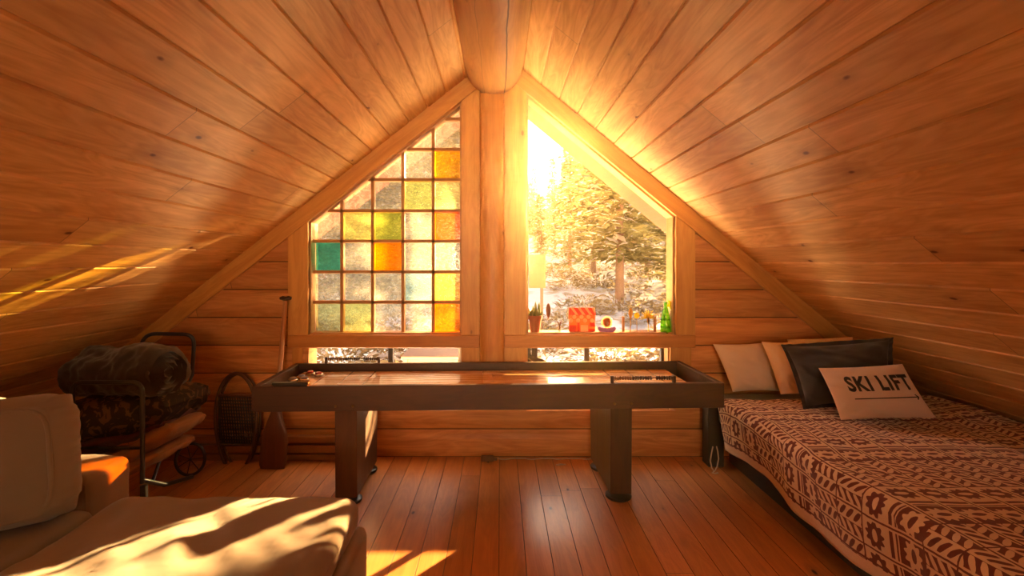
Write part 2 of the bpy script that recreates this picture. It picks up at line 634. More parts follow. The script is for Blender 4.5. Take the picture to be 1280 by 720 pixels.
def ring_prism(bm, outer, inner, y0, y1):
    n = len(outer)
    vo0 = [bm.verts.new((a, y0, b)) for a, b in outer]
    vo1 = [bm.verts.new((a, y1, b)) for a, b in outer]
    vi0 = [bm.verts.new((a, y0, b)) for a, b in inner]
    vi1 = [bm.verts.new((a, y1, b)) for a, b in inner]
    for i in range(n):
        j = (i + 1) % n
        bm.faces.new((vo0[i], vo0[j], vi0[j], vi0[i]))
        bm.faces.new((vo1[i], vi1[i], vi1[j], vo1[j]))
        bm.faces.new((vi0[i], vi0[j], vi1[j], vi1[i]))
        bm.faces.new((vo0[i], vo1[i], vo1[j], vo0[j]))


def tube(bm, pts, r, n=8, closed=False, cap=True):
    pts = [Vector(p) for p in pts]
    k = len(pts)
    rs = r if isinstance(r, (list, tuple)) else [r] * k
    rings = []
    nrm = None
    for i in range(k):
        if closed:
            tg = pts[(i + 1) % k] - pts[i - 1]
        else:
            tg = pts[min(i + 1, k - 1)] - pts[max(i - 1, 0)]
        tg.normalize()
        if nrm is None:
            nrm = tg.orthogonal().normalized()
        else:
            nrm = (nrm - tg * nrm.dot(tg))
            nrm = nrm.normalized() if nrm.length > 1e-6 else tg.orthogonal().normalized()
        bn = tg.cross(nrm)
        rings.append([bm.verts.new(pts[i] + (nrm * cos(2 * pi * j / n) + bn * sin(2 * pi * j / n)) * rs[i]) for j in range(n)])
    m = k if closed else k - 1
    for i in range(m):
        a, b = rings[i], rings[(i + 1) % k]
        for j in range(n):
            bm.faces.new((a[j], a[(j + 1) % n], b[(j + 1) % n], b[j]))
    if cap and not closed:
        bm.faces.new(rings[0][::-1])
        bm.faces.new(rings[-1])


def lathe(bm, prof, n=20, c=(0, 0, 0)):
    c = Vector(c)
    rings = []
    for r, z in prof:
        if r < 1e-5:
            rings.append([bm.verts.new(c + Vector((0, 0, z)))])
        else:
            rings.append([bm.verts.new(c + Vector((r * cos(2 * pi * j / n), r * sin(2 * pi * j / n), z))) for j in range(n)])
    for a, b in zip(rings, rings[1:]):
        for j in range(n):
            k = (j + 1) % n
            if len(a) == 1 and len(b) == 1:
                continue
            if len(a) == 1:
                bm.faces.new((a[0], b[k], b[j]))
            elif len(b) == 1:
                bm.faces.new((a[j], a[k], b[0]))
            else:
                bm.faces.new((a[j], a[k], b[k], b[j]))


def ell(bm, c, rx, ry, rz, n=14, m=9):
    c = Vector(c)
    rings = []
    for i in range(m + 1):
        th = pi * i / m
        if i in (0, m):
            rings.append([bm.verts.new(c + Vector((0, 0, rz * cos(th))))])
        else:
            rings.append([bm.verts.new(c + Vector((rx * sin(th) * cos(2 * pi * j / n), ry * sin(th) * sin(2 * pi * j / n), rz * cos(th)))) for j in range(n)])
    for a, b in zip(rings, rings[1:]):
        for j in range(n):
            k = (j + 1) % n
            if len(a) == 1:
                bm.faces.new((a[0], b[j], b[k]))
            elif len(b) == 1:
                bm.faces.new((a[j], b[0], a[k]))
            else:
                bm.faces.new((a[j], b[j], b[k], a[k]))


def fin(name, bm, mat, parent=None, axis=0, smooth=None, loc=None, rot=None, keepuv=False):
    bmesh.ops.recalc_face_normals(bm, faces=bm.faces[:])
    if not keepuv:
        l = bm.loops.layers.uv.get('uv') or bm.loops.layers.uv.new('uv')
        others = [i for i in range(3) if i != axis]
        for f in bm.faces:
            n = [abs(x) for x in f.normal]
            k = n.index(max(n))
            if k == axis:
                a, b = others
            else:
                a = axis
                b = [i for i in others if i != k][0]
            for lp in f.loops:
                p = lp.vert.co
                lp[l].uv = (p[a], p[b] + (0.37 * k))
    if smooth is not None:
        for f in bm.faces:
            f.smooth = True
        if smooth < 179:
            lim = R(smooth)
            for e in bm.edges:
                if len(e.link_faces) == 2 and e.calc_face_angle(0) > lim:
                    e.smooth = False
    me = bpy.data.meshes.new(name)
    bm.to_mesh(me)
    bm.free()
    for x in (mat if isinstance(mat, (list, tuple)) else [mat]):
        me.materials.append(M[x])
    o = bpy.data.objects.new(name, me)
    C.objects.link(o)
    if parent:
        o.parent = parent
    if loc is not None:
        o.location = loc
    if rot is not None:
        o.rotation_euler = rot
    return o


def nb():
    return bmesh.new()


def tag(o, label=None, cat=None, group=None, kind=None):
    if label:
        o['label'] = label
    if cat:
        o['category'] = cat
    if group:
        o['group'] = group
    if kind:
        o['kind'] = kind
    return o


def empty(name, loc=(0, 0, 0), rz=0.0, label=None, cat=None, group=None):
    o = bpy.data.objects.new(name, None)
    C.objects.link(o)
    o.location = loc
    o.rotation_euler = (0, 0, rz)
    o.empty_display_size = 0.1
    return tag(o, label, cat, group)


def copy_tree(o, parent=None):
    c = o.copy()
    C.objects.link(c)
    if parent:
        c.parent = parent
    for ch in list(o.children):
        copy_tree(ch, c)
    return c


def struct(o, label=None):
    return tag(o, label, None, None, 'structure')


# ------------------------------------------------------------------ the shell
def ceiling(name, sgn, slope, s_first, label):
    """tongue and groove boards running towards the window wall, with V grooves"""
    k = math.sqrt(1 + slope * slope)
    bw, hw, dp, th = 0.170, 0.0075, 0.012, 0.14
    smax = 3.84 * k
    prof = [(0.0, 0.0)]
    s = s_first
    while s < smax - 0.02:
        prof += [(s - hw, 0.0), (s, dp), (s + hw, 0.0)]
        s += bw
    prof.append((smax, 0.0))
    y0, y1 = YB - 0.1, 4.74
    bm = nb()
    uv = bm.loops.layers.uv.new('uv')

    def pt(s, h, y):
        return Vector((sgn * (s / k + h * slope / k), y, APEX - s * slope / k + h / k))
    rows = []
    ys = (y0, y1)
    for s, h in prof:
        rows.append([(bm.verts.new(pt(s, h, y)), s, y) for y in ys])

    def face(q):
        f = bm.faces.new([v for v, _, _ in q])
        for lp, (_, s, y) in zip(f.loops, q):
            lp[uv].uv = (y, s - s_first + bw * 20)
    for a, b in zip(rows, rows[1:]):
        face((a[0], a[1], b[1], b[0]))
    top = [(bm.verts.new(pt(s, th, y)), s, y) for s in (0.0, smax) for y in ys]
    a, b, c, d = top
    face((a, c, d, b))
    face((rows[0][0], a, b, rows[0][1]))
    face((rows[-1][0], rows[-1][1], d, c))
    f = [r[1] for r in rows]
    bm.faces.new([v for v, _, _ in f] + [d[0], b[0]])
    f = [r[0] for r in rows]
    bm.faces.new([v for v, _, _ in f][::-1] + [a[0], c[0]])
    return struct(fin(name, bm, 'ceil', keepuv=True), label)


ceiling('ceiling_left', -1, SL, 0.158, 'left slope of the pine board ceiling')
ceiling('ceiling_right', 1, SR, 0.215, 'right slope of the pine board ceiling')

# floor boards with fine gaps
bm = nb()
uv = bm.loops.layers.uv.new('uv')
xs = []
x = -0.005 - 0.128 * 31
while x < 4.0:
    xs.append(x)
    x += 0.128
prof = []
for x in xs:
    prof += [(x - 0.0018, 0.0), (x, -0.004), (x + 0.0018, 0.0)]
rows = [[bm.verts.new((x, y, z)) for y in (YB - 0.1, W + 0.12)] for x, z in prof]
for a, b in zip(rows, rows[1:]):
    f = bm.faces.new((a[0], b[0], b[1], a[1]))
    for lp in f.loops:
        lp[uv].uv = (lp.vert.co.y, lp.vert.co.x + 0.005 + 0.128 * 40)
bv = [bm.verts.new((x, y, -0.1)) for x in (prof[0][0], prof[-1][0]) for y in (YB - 0.1, W + 0.12)]
bm.faces.new((bv[0], bv[1], bv[3], bv[2]))
struct(fin('floor', bm, 'floor', keepuv=True), 'polished red-brown pine plank floor')


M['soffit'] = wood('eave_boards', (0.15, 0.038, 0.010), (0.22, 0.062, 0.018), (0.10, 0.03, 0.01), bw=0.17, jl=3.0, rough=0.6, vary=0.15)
for nm, sg, sl in (('trim_14', -1, SL), ('trim_15', 1, SR)):
    k_ = math.sqrt(1 + sl * sl)
    bm = nb()
    q = [(0.0, -0.012), (3.2, -0.012), (3.2, -0.002), (0.0, -0.002)]
    prism(bm, [(sg * (s_ / k_ + h_ * sl / k_), APEX - s_ * sl / k_ + h_ / k_) for s_, h_ in q], W + 0.155, 4.745)
    struct(fin(nm, bm, 'soffit', axis=1), 'eave boards outside under the %s roof slope' % ('left' if sg < 0 else 'right'))


def zl(x):
    return APEX - SL * abs(x) if x < 0 else APEX - SR * x


# log siding wall in one mesh, left open where the windows are
LX0, LX1 = -1.402, -0.283       # left opening
RX0, RX1 = 0.194, 1.284         # right opening
SILL0, SILL1 = 0.808, 0.900     # sill beam, bottom and top
LOWZ = 0.345                    # foot of the low windows
TRIMH = 0.141
bm = nb()
uv = bm.loops.layers.uv.new('uv')
CO = 0.205


def wall_piece(fx0, fx1, z0, z1):
    zs = sorted({z0, z1} | {i * CO / 6 for i in range(0, 100) if z0 < i * CO / 6 < z1})
    rws = []
    for z in zs:
        t_ = (z / CO) % 1.0
        bul = 0.022 * max(0.0, 1 - abs(2 * t_ - 1) ** 3.0)
        x0, x1 = fx0(z), fx1(z)
        if x1 - x0 < 0.002:
            x1 = x0 + 0.002
        rws.append([bm.verts.new((x0, W - bul, z)), bm.verts.new((x1, W - bul, z)), bm.verts.new((x1, W + 0.15, z)), bm.verts.new((x0, W + 0.15, z))])
    fs = []
    for a, b in zip(rws, rws[1:]):
        for i in range(4):
            j = (i + 1) % 4
            fs.append(bm.faces.new((a[i], a[j], b[j], b[i])))
    fs.append(bm.faces.new(rws[0][::-1]))
    fs.append(bm.faces.new(rws[-1]))
    for f in fs:
        for lp in f.loops:
            p = lp.vert.co
            lp[uv].uv = (p.x + p.y * 0.0, p.z)


wall_piece(lambda z: -(APEX - z) / SL - 0.02, lambda z: LX0, 0.0, APEX - SL * 1.402 - 0.01)
wall_piece(lambda z: RX1, lambda z: (APEX - z) / SR + 0.02, 0.0, APEX - SR * 1.284 - 0.01)
wall_piece(lambda z: LX0, lambda z: RX1, 0.0, LOWZ)
wall_piece(lambda z: LX1, lambda z: RX0, LOWZ, 2.70)
struct(fin('wall_back', bm, 'log', keepuv=True), 'log siding gable wall with the windows')

# rear gable behind the camera, with a window opening
bm = nb()
RW = (-1.0, 1.0, 1.1, 2.1)
prism(bm, [(-3.8, 0), (-1.0, 0), (-1.0, APEX - SL), (-3.8, 0.01)], YB - 0.15, YB - 0.02)
prism(bm, [(3.7, 0), (1.0, 0), (1.0, APEX - SR), (3.7, 0.01)], YB - 0.15, YB - 0.02)
prism(bm, [(-1.0, 0), (1.0, 0), (1.0, 1.1), (-1.0, 1.1)], YB - 0.15, YB - 0.02)
prism(bm, [(-1.0, 2.1), (1.0, 2.1), (1.0, APEX - SR), (0, APEX), (-1.0, APEX - SL)], YB - 0.15, YB - 0.02)
struct(fin('wall_front', bm, 'log'), 'opposite gable wall behind the viewer')

# ridge log
bm = nb()
uv = bm.loops.layers.uv.new('uv')
bx, bz, br = -0.044, 2.858, 0.217
nn = 40
ysl = [YB + i * (W - YB) / 40 for i in range(41)]
rings = []
for y in ysl:
    rr = br + 0.006 * noise.noise((y * 0.8, 1.7, 0))
    edge = W - y
    if edge < 0.05:
        rr -= 0.012 * (1 - edge / 0.05)
    rings.append([bm.verts.new((bx + rr * sin(2 * pi * j / nn - pi), y, bz + rr * cos(2 * pi * j / nn - pi))) for j in range(nn)])
for a, b, y_a, y_b in zip(rings, rings[1:], ysl, ysl[1:]):
    for j in range(nn):
        f = bm.faces.new((a[j], a[(j + 1) % nn], b[(j + 1) % nn], b[j]))
        va, vb = ((j + nn / 2) % nn - nn / 2) * 2 * pi / nn * br, ((j + nn / 2) % nn - nn / 2 + 1) * 2 * pi / nn * br
        # v = arc from the underside, positive to the right
        for lp, (uu, vv) in zip(f.loops, ((y_a, -va), (y_a, -vb), (y_b, -vb), (y_b, -va))):
            lp[uv].uv = (uu, vv)
bm.faces.new(rings[0])
bm.faces.new(rings[-1][::-1])
struct(fin('ridge_beam', bm, 'beam', keepuv=True, smooth=40), 'round ridge log with long drying cracks')

# round post between the windows, casings, sills, rakes
bm = nb()
pts = []
for i in range(17):
    a = pi * i / 16
    pts.append((-0.059 + 0.088 * cos(a), W - 0.035 - 0.024 * sin(a)))
pts += [(-0.147, W - 0.0), (0.029, W - 0.0)]
prism(bm, pts, 0.36, 2.66, 'Z')
struct(fin('trim_1', bm, 'post', axis=2, smooth=35), 'rounded log post between the two windows')


def board(name, label, poly, y0, y1, axis, mat='trim', bev=0.003):
    bm = nb()
    prism(bm, poly, y0, y1, 'Y', bev)
    return struct(fin(name, bm, mat, axis=axis), label)


def rect(x0, x1, z0, z1):
    return [(x0, z0), (x1, z0), (x1, z1), (x0, z1)]


YT = W - 0.035
board('trim_2', 'casing on the left side of the log post', [(LX1, SILL1), (-0.148, SILL1), (-0.148, zl(-0.148) - TRIMH), (LX1, zl(LX1) - TRIMH)], YT, W + 0.01, 2)
board('trim_3', 'casing on the right side of the log post', [(0.030, SILL1), (RX0, SILL1), (RX0, zl(RX0) - TRIMH), (0.030, zl(0.030) - TRIMH)], YT, W + 0.01, 2)
board('trim_4', 'casing left of the small-paned window', [(-1.549, SILL1), (LX0, SILL1), (LX0, zl(LX0) - TRIMH), (-1.549, zl(-1.549) - TRIMH)], YT, W + 0.01, 2)
board('trim_5', 'casing right of the clear window', [(RX1, SILL1), (1.426, SILL1), (1.426, zl(1.426) - TRIMH), (RX1, zl(RX1) - TRIMH)], YT, W + 0.01, 2)
for nm, lab, x0, x1 in (('trim_6', 'sill beam under the small-paned window', -1.549, -0.148), ('trim_7', 'sill beam under the clear window', 0.030, 1.426)):
    bm = nb()
    box(bm, x0, x1, W - 0.045, W + 0.14, SILL0, SILL1, 0.006)
    struct(fin(nm, bm, 'sill', axis=0), lab)
board('trim_8', 'short casing left of the low left window', rect(-1.52, -1.445, 0.355, SILL0), YT + 0.008, W + 0.01, 2)
board('trim_9', 'short casing right of the low right window', rect(1.245, 1.40, 0.355, SILL0), YT + 0.008, W + 0.01, 2)
board('trim_10', 'short board left of the post under the sill', rect(LX1, -0.148, 0.355, SILL0), YT + 0.008, W + 0.01, 2)
board('trim_11', 'short board right of the post under the sill', rect(0.030, RX0, 0.355, SILL0), YT + 0.008, W + 0.01, 2)
# rake boards along the ceiling
xl, xr = -3.55, 3.42


def rake(name, label, xa, xb, slope):
    bm = nb()
    L = math.hypot(xb - xa, slope * (xb - xa))
    h = TRIMH * math.cos(math.atan(slope))
    box(bm, 0, L, 0, 0.045, -h, 0.02, 0.003)
    s = 1 if xb > 0 else -1
    o = fin(name, bm, 'trim', axis=0)
    if s > 0:
        o.location = (xa, YT - 0.006, APEX - slope * xa)
        o.rotation_euler = (0, math.atan(slope), 0)
    else:
        o.location = (xa, YT - 0.006, APEX - slope * abs(xa))
        o.rotation_euler = (0, -math.atan(slope), 0)
    return struct(o, label)


rake('trim_12', 'rake board under the left ceiling slope', -3.5, -0.16, SL)
rake('trim_13', 'rake board under the right ceiling slope', 0.09, 3.4, SR)


# ------------------------------------------------------------------ windows
def topz(x, slope):
    return APEX - slope * abs(x) - TRIMH


def window(name, label, poly, depth0, depth1, th=0.022, mat='reveal'):
    """jamb boards lining an opening"""
    cxm = sum(p[0] for p in poly) / len(poly)
    czm = sum(p[1] for p in poly) / len(poly)
    n = len(poly)
    inner = []
    for i in range(n):
        p0, p1, p2 = Vector(poly[i - 1]), Vector(poly[i]), Vector(poly[(i + 1) % n])
        d1, d2 = (p1 - p0).normalized(), (p2 - p1).normalized()
        n1, n2 = Vector((-d1.y, d1.x)), Vector((-d2.y, d2.x))
        b = (n1 + n2)
        b = b / max(0.2, b.dot(n1)) * 1.0
        inner.append(tuple(p1 + b * th))
    bm = nb()
    ring_prism(bm, poly, inner, depth0, depth1)
    o = struct(fin(name, bm, mat, axis=1), label)
    return o, inner


# left: small panes of clear and coloured glass
poly = [(LX0, SILL1), (LX1, SILL1), (LX1, topz(LX1, SL)), (LX0, topz(LX0, SL))]
w1, inner1 = window('window_1', 'small-paned window with coloured glass squares', poly, W - 0.002, W + 0.142, 0.012)
DG = 3.835
vx = [(p - CX) * DG / F for p in (392.0, 427.0, 465.5, 503.5, 541.5, 577.5)]
hz = [CH - (p - CY) * DG / F for p in (110.5, 148.5, 186.5, 224.5, 263.5, 301.5, 340.0, 378.0, 416.5)]


def tline(x):
    return topz(x, SL) - 0.012


bm = nb()
mw = 0.012
for i, x in enumerate(vx[1:-1]):
    box(bm, x - mw, x + mw, DG, DG + 0.05, SILL1 + 0.008, tline(x), 0.003, 1)
for z in hz[1:-1]:
    xs0 = max(LX0 + 0.012, -((APEX - TRIMH - 0.012 - z) / SL))
    box(bm, xs0, LX1 - 0.010, DG, DG + 0.05, z - mw, z + mw, 0.003, 1)
fin('grid_bars', bm, 'reveal', w1, axis=0)


def clip(poly):
    out = []
    def inside(p): return p[1] <= tline(p[0]) - 0.002
    for i in range(len(poly)):
        a, b = poly[i - 1], poly[i]
        if inside(a) != inside(b):
            lo, hi = 0.0, 1.0
            for _ in range(30):
                m_ = (lo + hi) / 2
                q = (a[0] + (b[0] - a[0]) * m_, a[1] + (b[1] - a[1]) * m_)
                if inside(q) == inside(a):
                    lo = m_
                else:
                    hi = m_
            out.append((a[0] + (b[0] - a[0]) * lo, a[1] + (b[1] - a[1]) * lo))
        if inside(b):
            out.append(b)
    return out


TINTS = {  # (row, column) counted down from the peak
    (2, 4): ('g_yellow', (1.0, 0.66, 0.015), 'bright yellow glass pane'),
    (3, 3): ('g_palegreen', (0.74, 0.80, 0.46), 'pale green ribbed pane below the peak'),
    (3, 4): ('g_straw', (0.92, 0.86, 0.56), 'pale straw glass pane'),
    (4, 1): ('g_lime', (0.84, 0.82, 0.45), 'pale lime glass pane'),
    (4, 2): ('g_olive', (0.66, 0.70, 0.26), 'olive green glass pane'),
    (4, 4): ('g_orange', (0.98, 0.36, 0.05), 'orange glass pane'),
    (5, 0): ('g_teal', (0.22, 0.60, 0.52), 'teal glass pane'),
    (5, 2): ('g_amber', (1.0, 0.48, 0.015), 'amber glass pane in the middle of the window'),
    (6, 3): ('g_blue', (0.62, 0.76, 0.78), 'pale blue glass pane'),
    (6, 4): ('g_peach', (0.96, 0.68, 0.32), 'peach glass pane'),
    (7, 0): ('g_sage', (0.66, 0.70, 0.52), 'sage glass pane in the bottom corner'),
    (7, 1): ('g_mint', (0.76, 0.80, 0.50), 'mint dotted glass pane in the bottom row'),
    (7, 4): ('g_gold', (1.0, 0.47, 0.015), 'amber glass pane in the bottom corner'),
}
PY0, PY1 = DG + 0.050, DG + 0.054
clear_bm = nb()
M['pressed'] = glass('pressed_clear_glass', (0.97, 0.96, 0.92), 0.30, 0.05, 22.0, 0.05, (0.9, 0.88, 0.80))
for r in range(8):
    for c in range(5):
        x0, x1 = vx[c] + (0 if c else -0.0), vx[c + 1]
        cell = clip([(x0, hz[r + 1]), (x1, hz[r + 1]), (x1, hz[r]), (x0, hz[r])])
        if len(cell) < 3:
            continue
        k = TINTS.get((r, c))
        if k:
            if k[0] not in M:
                M[k[0]] = glass(k[0], k[1], 0.34, 0.05, 70.0, 0.09)
            bm = nb()
            prism(bm, cell, PY0, PY1)
            tag(fin('colored_pane', bm, k[0], w1), k[2])
        else:
            prism(clear_bm, cell, PY0, PY1)
fin('clear_pane', clear_bm, 'pressed', w1)

# right: one clear pane
poly = [(RX0, SILL1), (RX1, SILL1), (RX1, topz(RX1, SR)), (RX0, topz(RX0, SR))]
w2, inner2 = window('window_2', 'clear gable window with the low sun', poly, W - 0.002, W + 0.142, 0.014)
bm = nb()
prism(bm, inner2, W + 0.10, W + 0.106)
fin('pane', bm, 'clear', w2)

# the two low windows behind the table
for nm, lab, x0, x1, bars, fm in (('window_3', 'low left window behind the table', -1.445, LX1, (-0.825,), 'whiteframe'),
                                  ('window_4', 'low right window behind the table', RX0, 1.245, (0.655,), 'darkmetal')):
    wj, inn = window(nm, lab, rect(x0, x1, LOWZ, SILL0), W - 0.002, W + 0.142, 0.010, 'whiteframe' if nm == 'window_3' else 'reveal')
    bm = nb()
    ring_prism(bm, inn, [(inn[0][0] + 0.03, inn[0][1] + 0.03), (inn[1][0] - 0.02, inn[1][1] + 0.03), (inn[2][0] - 0.02, inn[2][1] - 0.006), (inn[3][0] + 0.03, inn[3][1] - 0.006)], W + 0.09, W + 0.13)
    fin('sash', bm, fm, wj, axis=0)
    bm = nb()
    for bx_ in bars:
        box(bm, bx_ - 0.018, bx_ + 0.018, W + 0.085, W + 0.13, LOWZ + 0.01, SILL0 - 0.006, 0.003)
    fin('mullion', bm, 'darkmetal', wj, axis=2)
    bm = nb()
    prism(bm, inn, W + 0.105, W + 0.11)
    fin('pane', bm, 'clear', wj)
    if nm == 'window_4':
        bm = nb()
        cxk = (668 - CX) * 3.84 / F
        box(bm, cxk - 0.022, cxk + 0.022, W + 0.02, W + 0.06, 0.70, SILL0 - 0.004, 0.006)
        tube(bm, [(cxk - 0.045, W + 0.035, 0.735), (cxk - 0.01, W + 0.03, 0.715), (cxk + 0.05, W + 0.03, 0.70), (cxk + 0.085, W + 0.03, 0.69)], [0.018, 0.022, 0.018, 0.010], 8)
        fin('crank', bm, 'darkmetal', wj, smooth=50)
# window in the gable behind the viewer
w5, inn5 = window('window_5', 'window in the opposite gable', rect(*RW), YB - 0.15, YB - 0.01, 0.02)
bm = nb()
prism(bm, inn5, YB - 0.10, YB - 0.095)
fin('pane', bm, 'clear', w5)

# baseboard heater / stacked skirting at the left
bm = nb()
hx0, hx1 = -2.45, -0.93
yf = W - 0.035
box(bm, hx0, hx1, yf - 0.045, W - 0.024, 0.0, 0.045, 0.004)
box(bm, hx0, hx1, yf - 0.055, W - 0.024, 0.058, 0.112, 0.004)
box(bm, hx0, hx1, yf - 0.045, W - 0.024, 0.125, 0.172, 0.004)
box(bm, hx0 + 0.02, hx1 - 0.02, yf - 0.02, W - 0.024, 0.0, 0.16)
tag(fin('baseboard_heater', bm, 'heater', axis=0), 'low slatted wooden baseboard heater along the log wall left of the table leg', 'heater')


# ------------------------------------------------------------------ shuffleboard table
TB = empty('shuffleboard_table', (-0.0615, 3.362, 0), R(1.826),
           'long dark wood shuffleboard table standing under the windows', 'table')
HU, HV, ZT, ZB = 1.381, 0.350, 0.715, 0.568
for v0, v1, nm in ((-HV, -HV + 0.035, 'front_rail'), (HV - 0.035, HV, 'back_rail')):
    bm = nb()
    box(bm, -HU, HU, v0, v1, ZB, ZT, 0.004)
    fin(nm, bm, 'walnut', TB, axis=0)
for u0, u1 in ((-HU, -HU + 0.035), (HU - 0.035, HU)):
    bm = nb()
    box(bm, u0, u1, -HV + 0.035, HV - 0.035, ZB, ZT, 0.004)
    fin('end_rail', bm, 'walnut', TB, axis=1)
bm = nb()
box(bm, -HU + 0.03, HU - 0.03, -HV + 0.03, HV - 0.03, 0.588, 0.606)
fin('gutter', bm, 'gutter', TB)
bm = nb()
box(bm, -1.295, 1.25, -0.275, 0.272, 0.604, 0.668, 0.004)
fin('playfield', bm, 'maple', TB, axis=0)
for uc in (-0.852, 0.775):
    bm = nb()
    prism(bm, [(-0.305, 0.046), (0.255, 0.046), (0.295, ZB), (-0.315, ZB)], uc - 0.064, uc + 0.064, 'X', 0.004)
    lg = fin('pedestal_leg', bm, 'walnut', TB, axis=2)
    for v in (-0.245, 0.195):
        bm = nb()
        lathe(bm, [(0, 0), (0.070, 0), (0.078, 0.008), (0.078, 0.020), (0.060, 0.032), (0.028, 0.038), (0.028, 0.052), (0, 0.052)], 24, (uc, v, 0))
        fin('levelling_foot', bm, 'black', lg, smooth=40)
    for du in (-0.05, 0.05):
        bm = nb()
        lathe(bm, [(0.0085, 0), (0.0085, 0.002), (0.006, 0.005), (0, 0.006)], 12)
        fin('bolt_cap', bm, 'brass', TB, smooth=50, loc=(uc + du, -HV, 0.598), rot=(pi / 2, 0, 0))


def scorer(u0, u1, v, base, label):
    bm = nb()
    for u in (u0, u1):
        box(bm, u - 0.009, u + 0.009, v - 0.011, v + 0.011, base, base + 0.044, 0.004)
    tube(bm, [(u0, v, base + 0.030), (u1, v, base + 0.030)], 0.003, 6)
    s = tag(fin('score_counter', bm, 'walnut', TB, axis=2), label)
    n = 22
    for i in range(n):
        f = (i + 0.7) / (n + 2.4)
        if i >= 15:
            f += 1.4 / (n + 2.4)
        bm = nb()
        lathe(bm, [(0.003, -0.0055), (0.011, -0.0045), (0.0135, 0), (0.011, 0.0045), (0.003, 0.0055)], 12)
        fin('bead', bm, 'ambbead' if i < 7 else 'bead', s, smooth=60, loc=(u0 + (u1 - u0) * f + 0.008, v, base + 0.030), rot=(0, pi / 2, 0))


scorer(-1.16, -0.79, HV - 0.018, ZT, 'bead score counter on the back rail')
scorer(0.715, 1.085, -HV + 0.018, ZT, 'bead score counter on the front rail')

# pucks left on the board, resting at its left end
def table_pt(u, v, z):
    return TB.matrix_basis @ Vector((u, v, z))


bpy.context.view_layer.update()


def puck(u, v, z, capm, label, tilt=(0, 0, 0), group=None):
    e = empty('shuffleboard_puck', table_pt(u, v, z), 0.3, label, 'puck', group)
    e.rotation_euler = tilt
    bm = nb()
    lathe(bm, [(0, 0.0), (0.027, 0), (0.0305, 0.003), (0.0305, 0.015), (0.027, 0.018), (0, 0.018)], 24)
    fin('steel_body', bm, 'chrome', e, smooth=40)
    bm = nb()
    lathe(bm, [(0.021, 0.018), (0.021, 0.024), (0.017, 0.029), (0.006, 0.030), (0, 0.029)], 20)
    fin('cap', bm, capm, e, smooth=40)


puck(-1.262, -0.025, 0.668, 'blueplastic', 'steel puck with pale blue cap nearest the left end rail', group='pucks on the shuffleboard table')
puck(-1.195, -0.01, 0.668, 'blueplastic', 'steel puck with pale blue cap in the middle of the three blue-capped pucks', group='pucks on the shuffleboard table')
puck(-1.230, 0.045, 0.668, 'blueplastic', 'steel puck with pale blue cap just behind the other two blue-capped pucks', group='pucks on the shuffleboard table')
puck(-1.215, 0.165, 0.668, 'redplastic', 'steel puck with red cap near the back rail, closer to the end', group='pucks on the shuffleboard table')
puck(-1.150, 0.13, 0.668, 'redplastic', 'steel puck with red cap on the side towards the table middle', group='pucks on the shuffleboard table')
bm = nb()
box(bm, -0.105, 0.105, -0.018, 0.018, 0, 0.012, 0.004)
box(bm, -0.10, 0.10, -0.013, 0.013, -0.006, 0.001)
o = fin('table_brush', bm, ['black'], axis=0, loc=table_pt(-1.165, -0.325, ZT + 0.0065), rot=(0, 0, R(1.826)))
tag(o, 'flat dark table brush lying on the front rail near the left corner', 'brush')


# ------------------------------------------------------------------ bed
BD = empty('bed', (2.2, 2.45, 0), 0, 'low dark double bed along the right wall under the sloping ceiling', 'bed')
bm = nb()
box(bm, 1.64 - 2.2, 2.92 - 2.2, 0.9 - 2.45, 3.70 - 2.45, 0.0, 0.30, 0.008)
fin('bed_base', bm, 'bedbase', BD)
bm = nb()
box(bm, 1.525 - 2.2, 2.90 - 2.2, 0.85 - 2.45, 3.73 - 2.45, 0.29, 0.492, 0.05, 4)
fin('mattress', bm, 'mattress', BD, smooth=60)
bm = nb()
box(bm, 1.455 - 2.2, 1.565 - 2.2, 3.60 - 2.45, 3.715 - 2.45, 0.0, 0.44, 0.006)
fin('bed_post', bm, 'bedbase', BD)


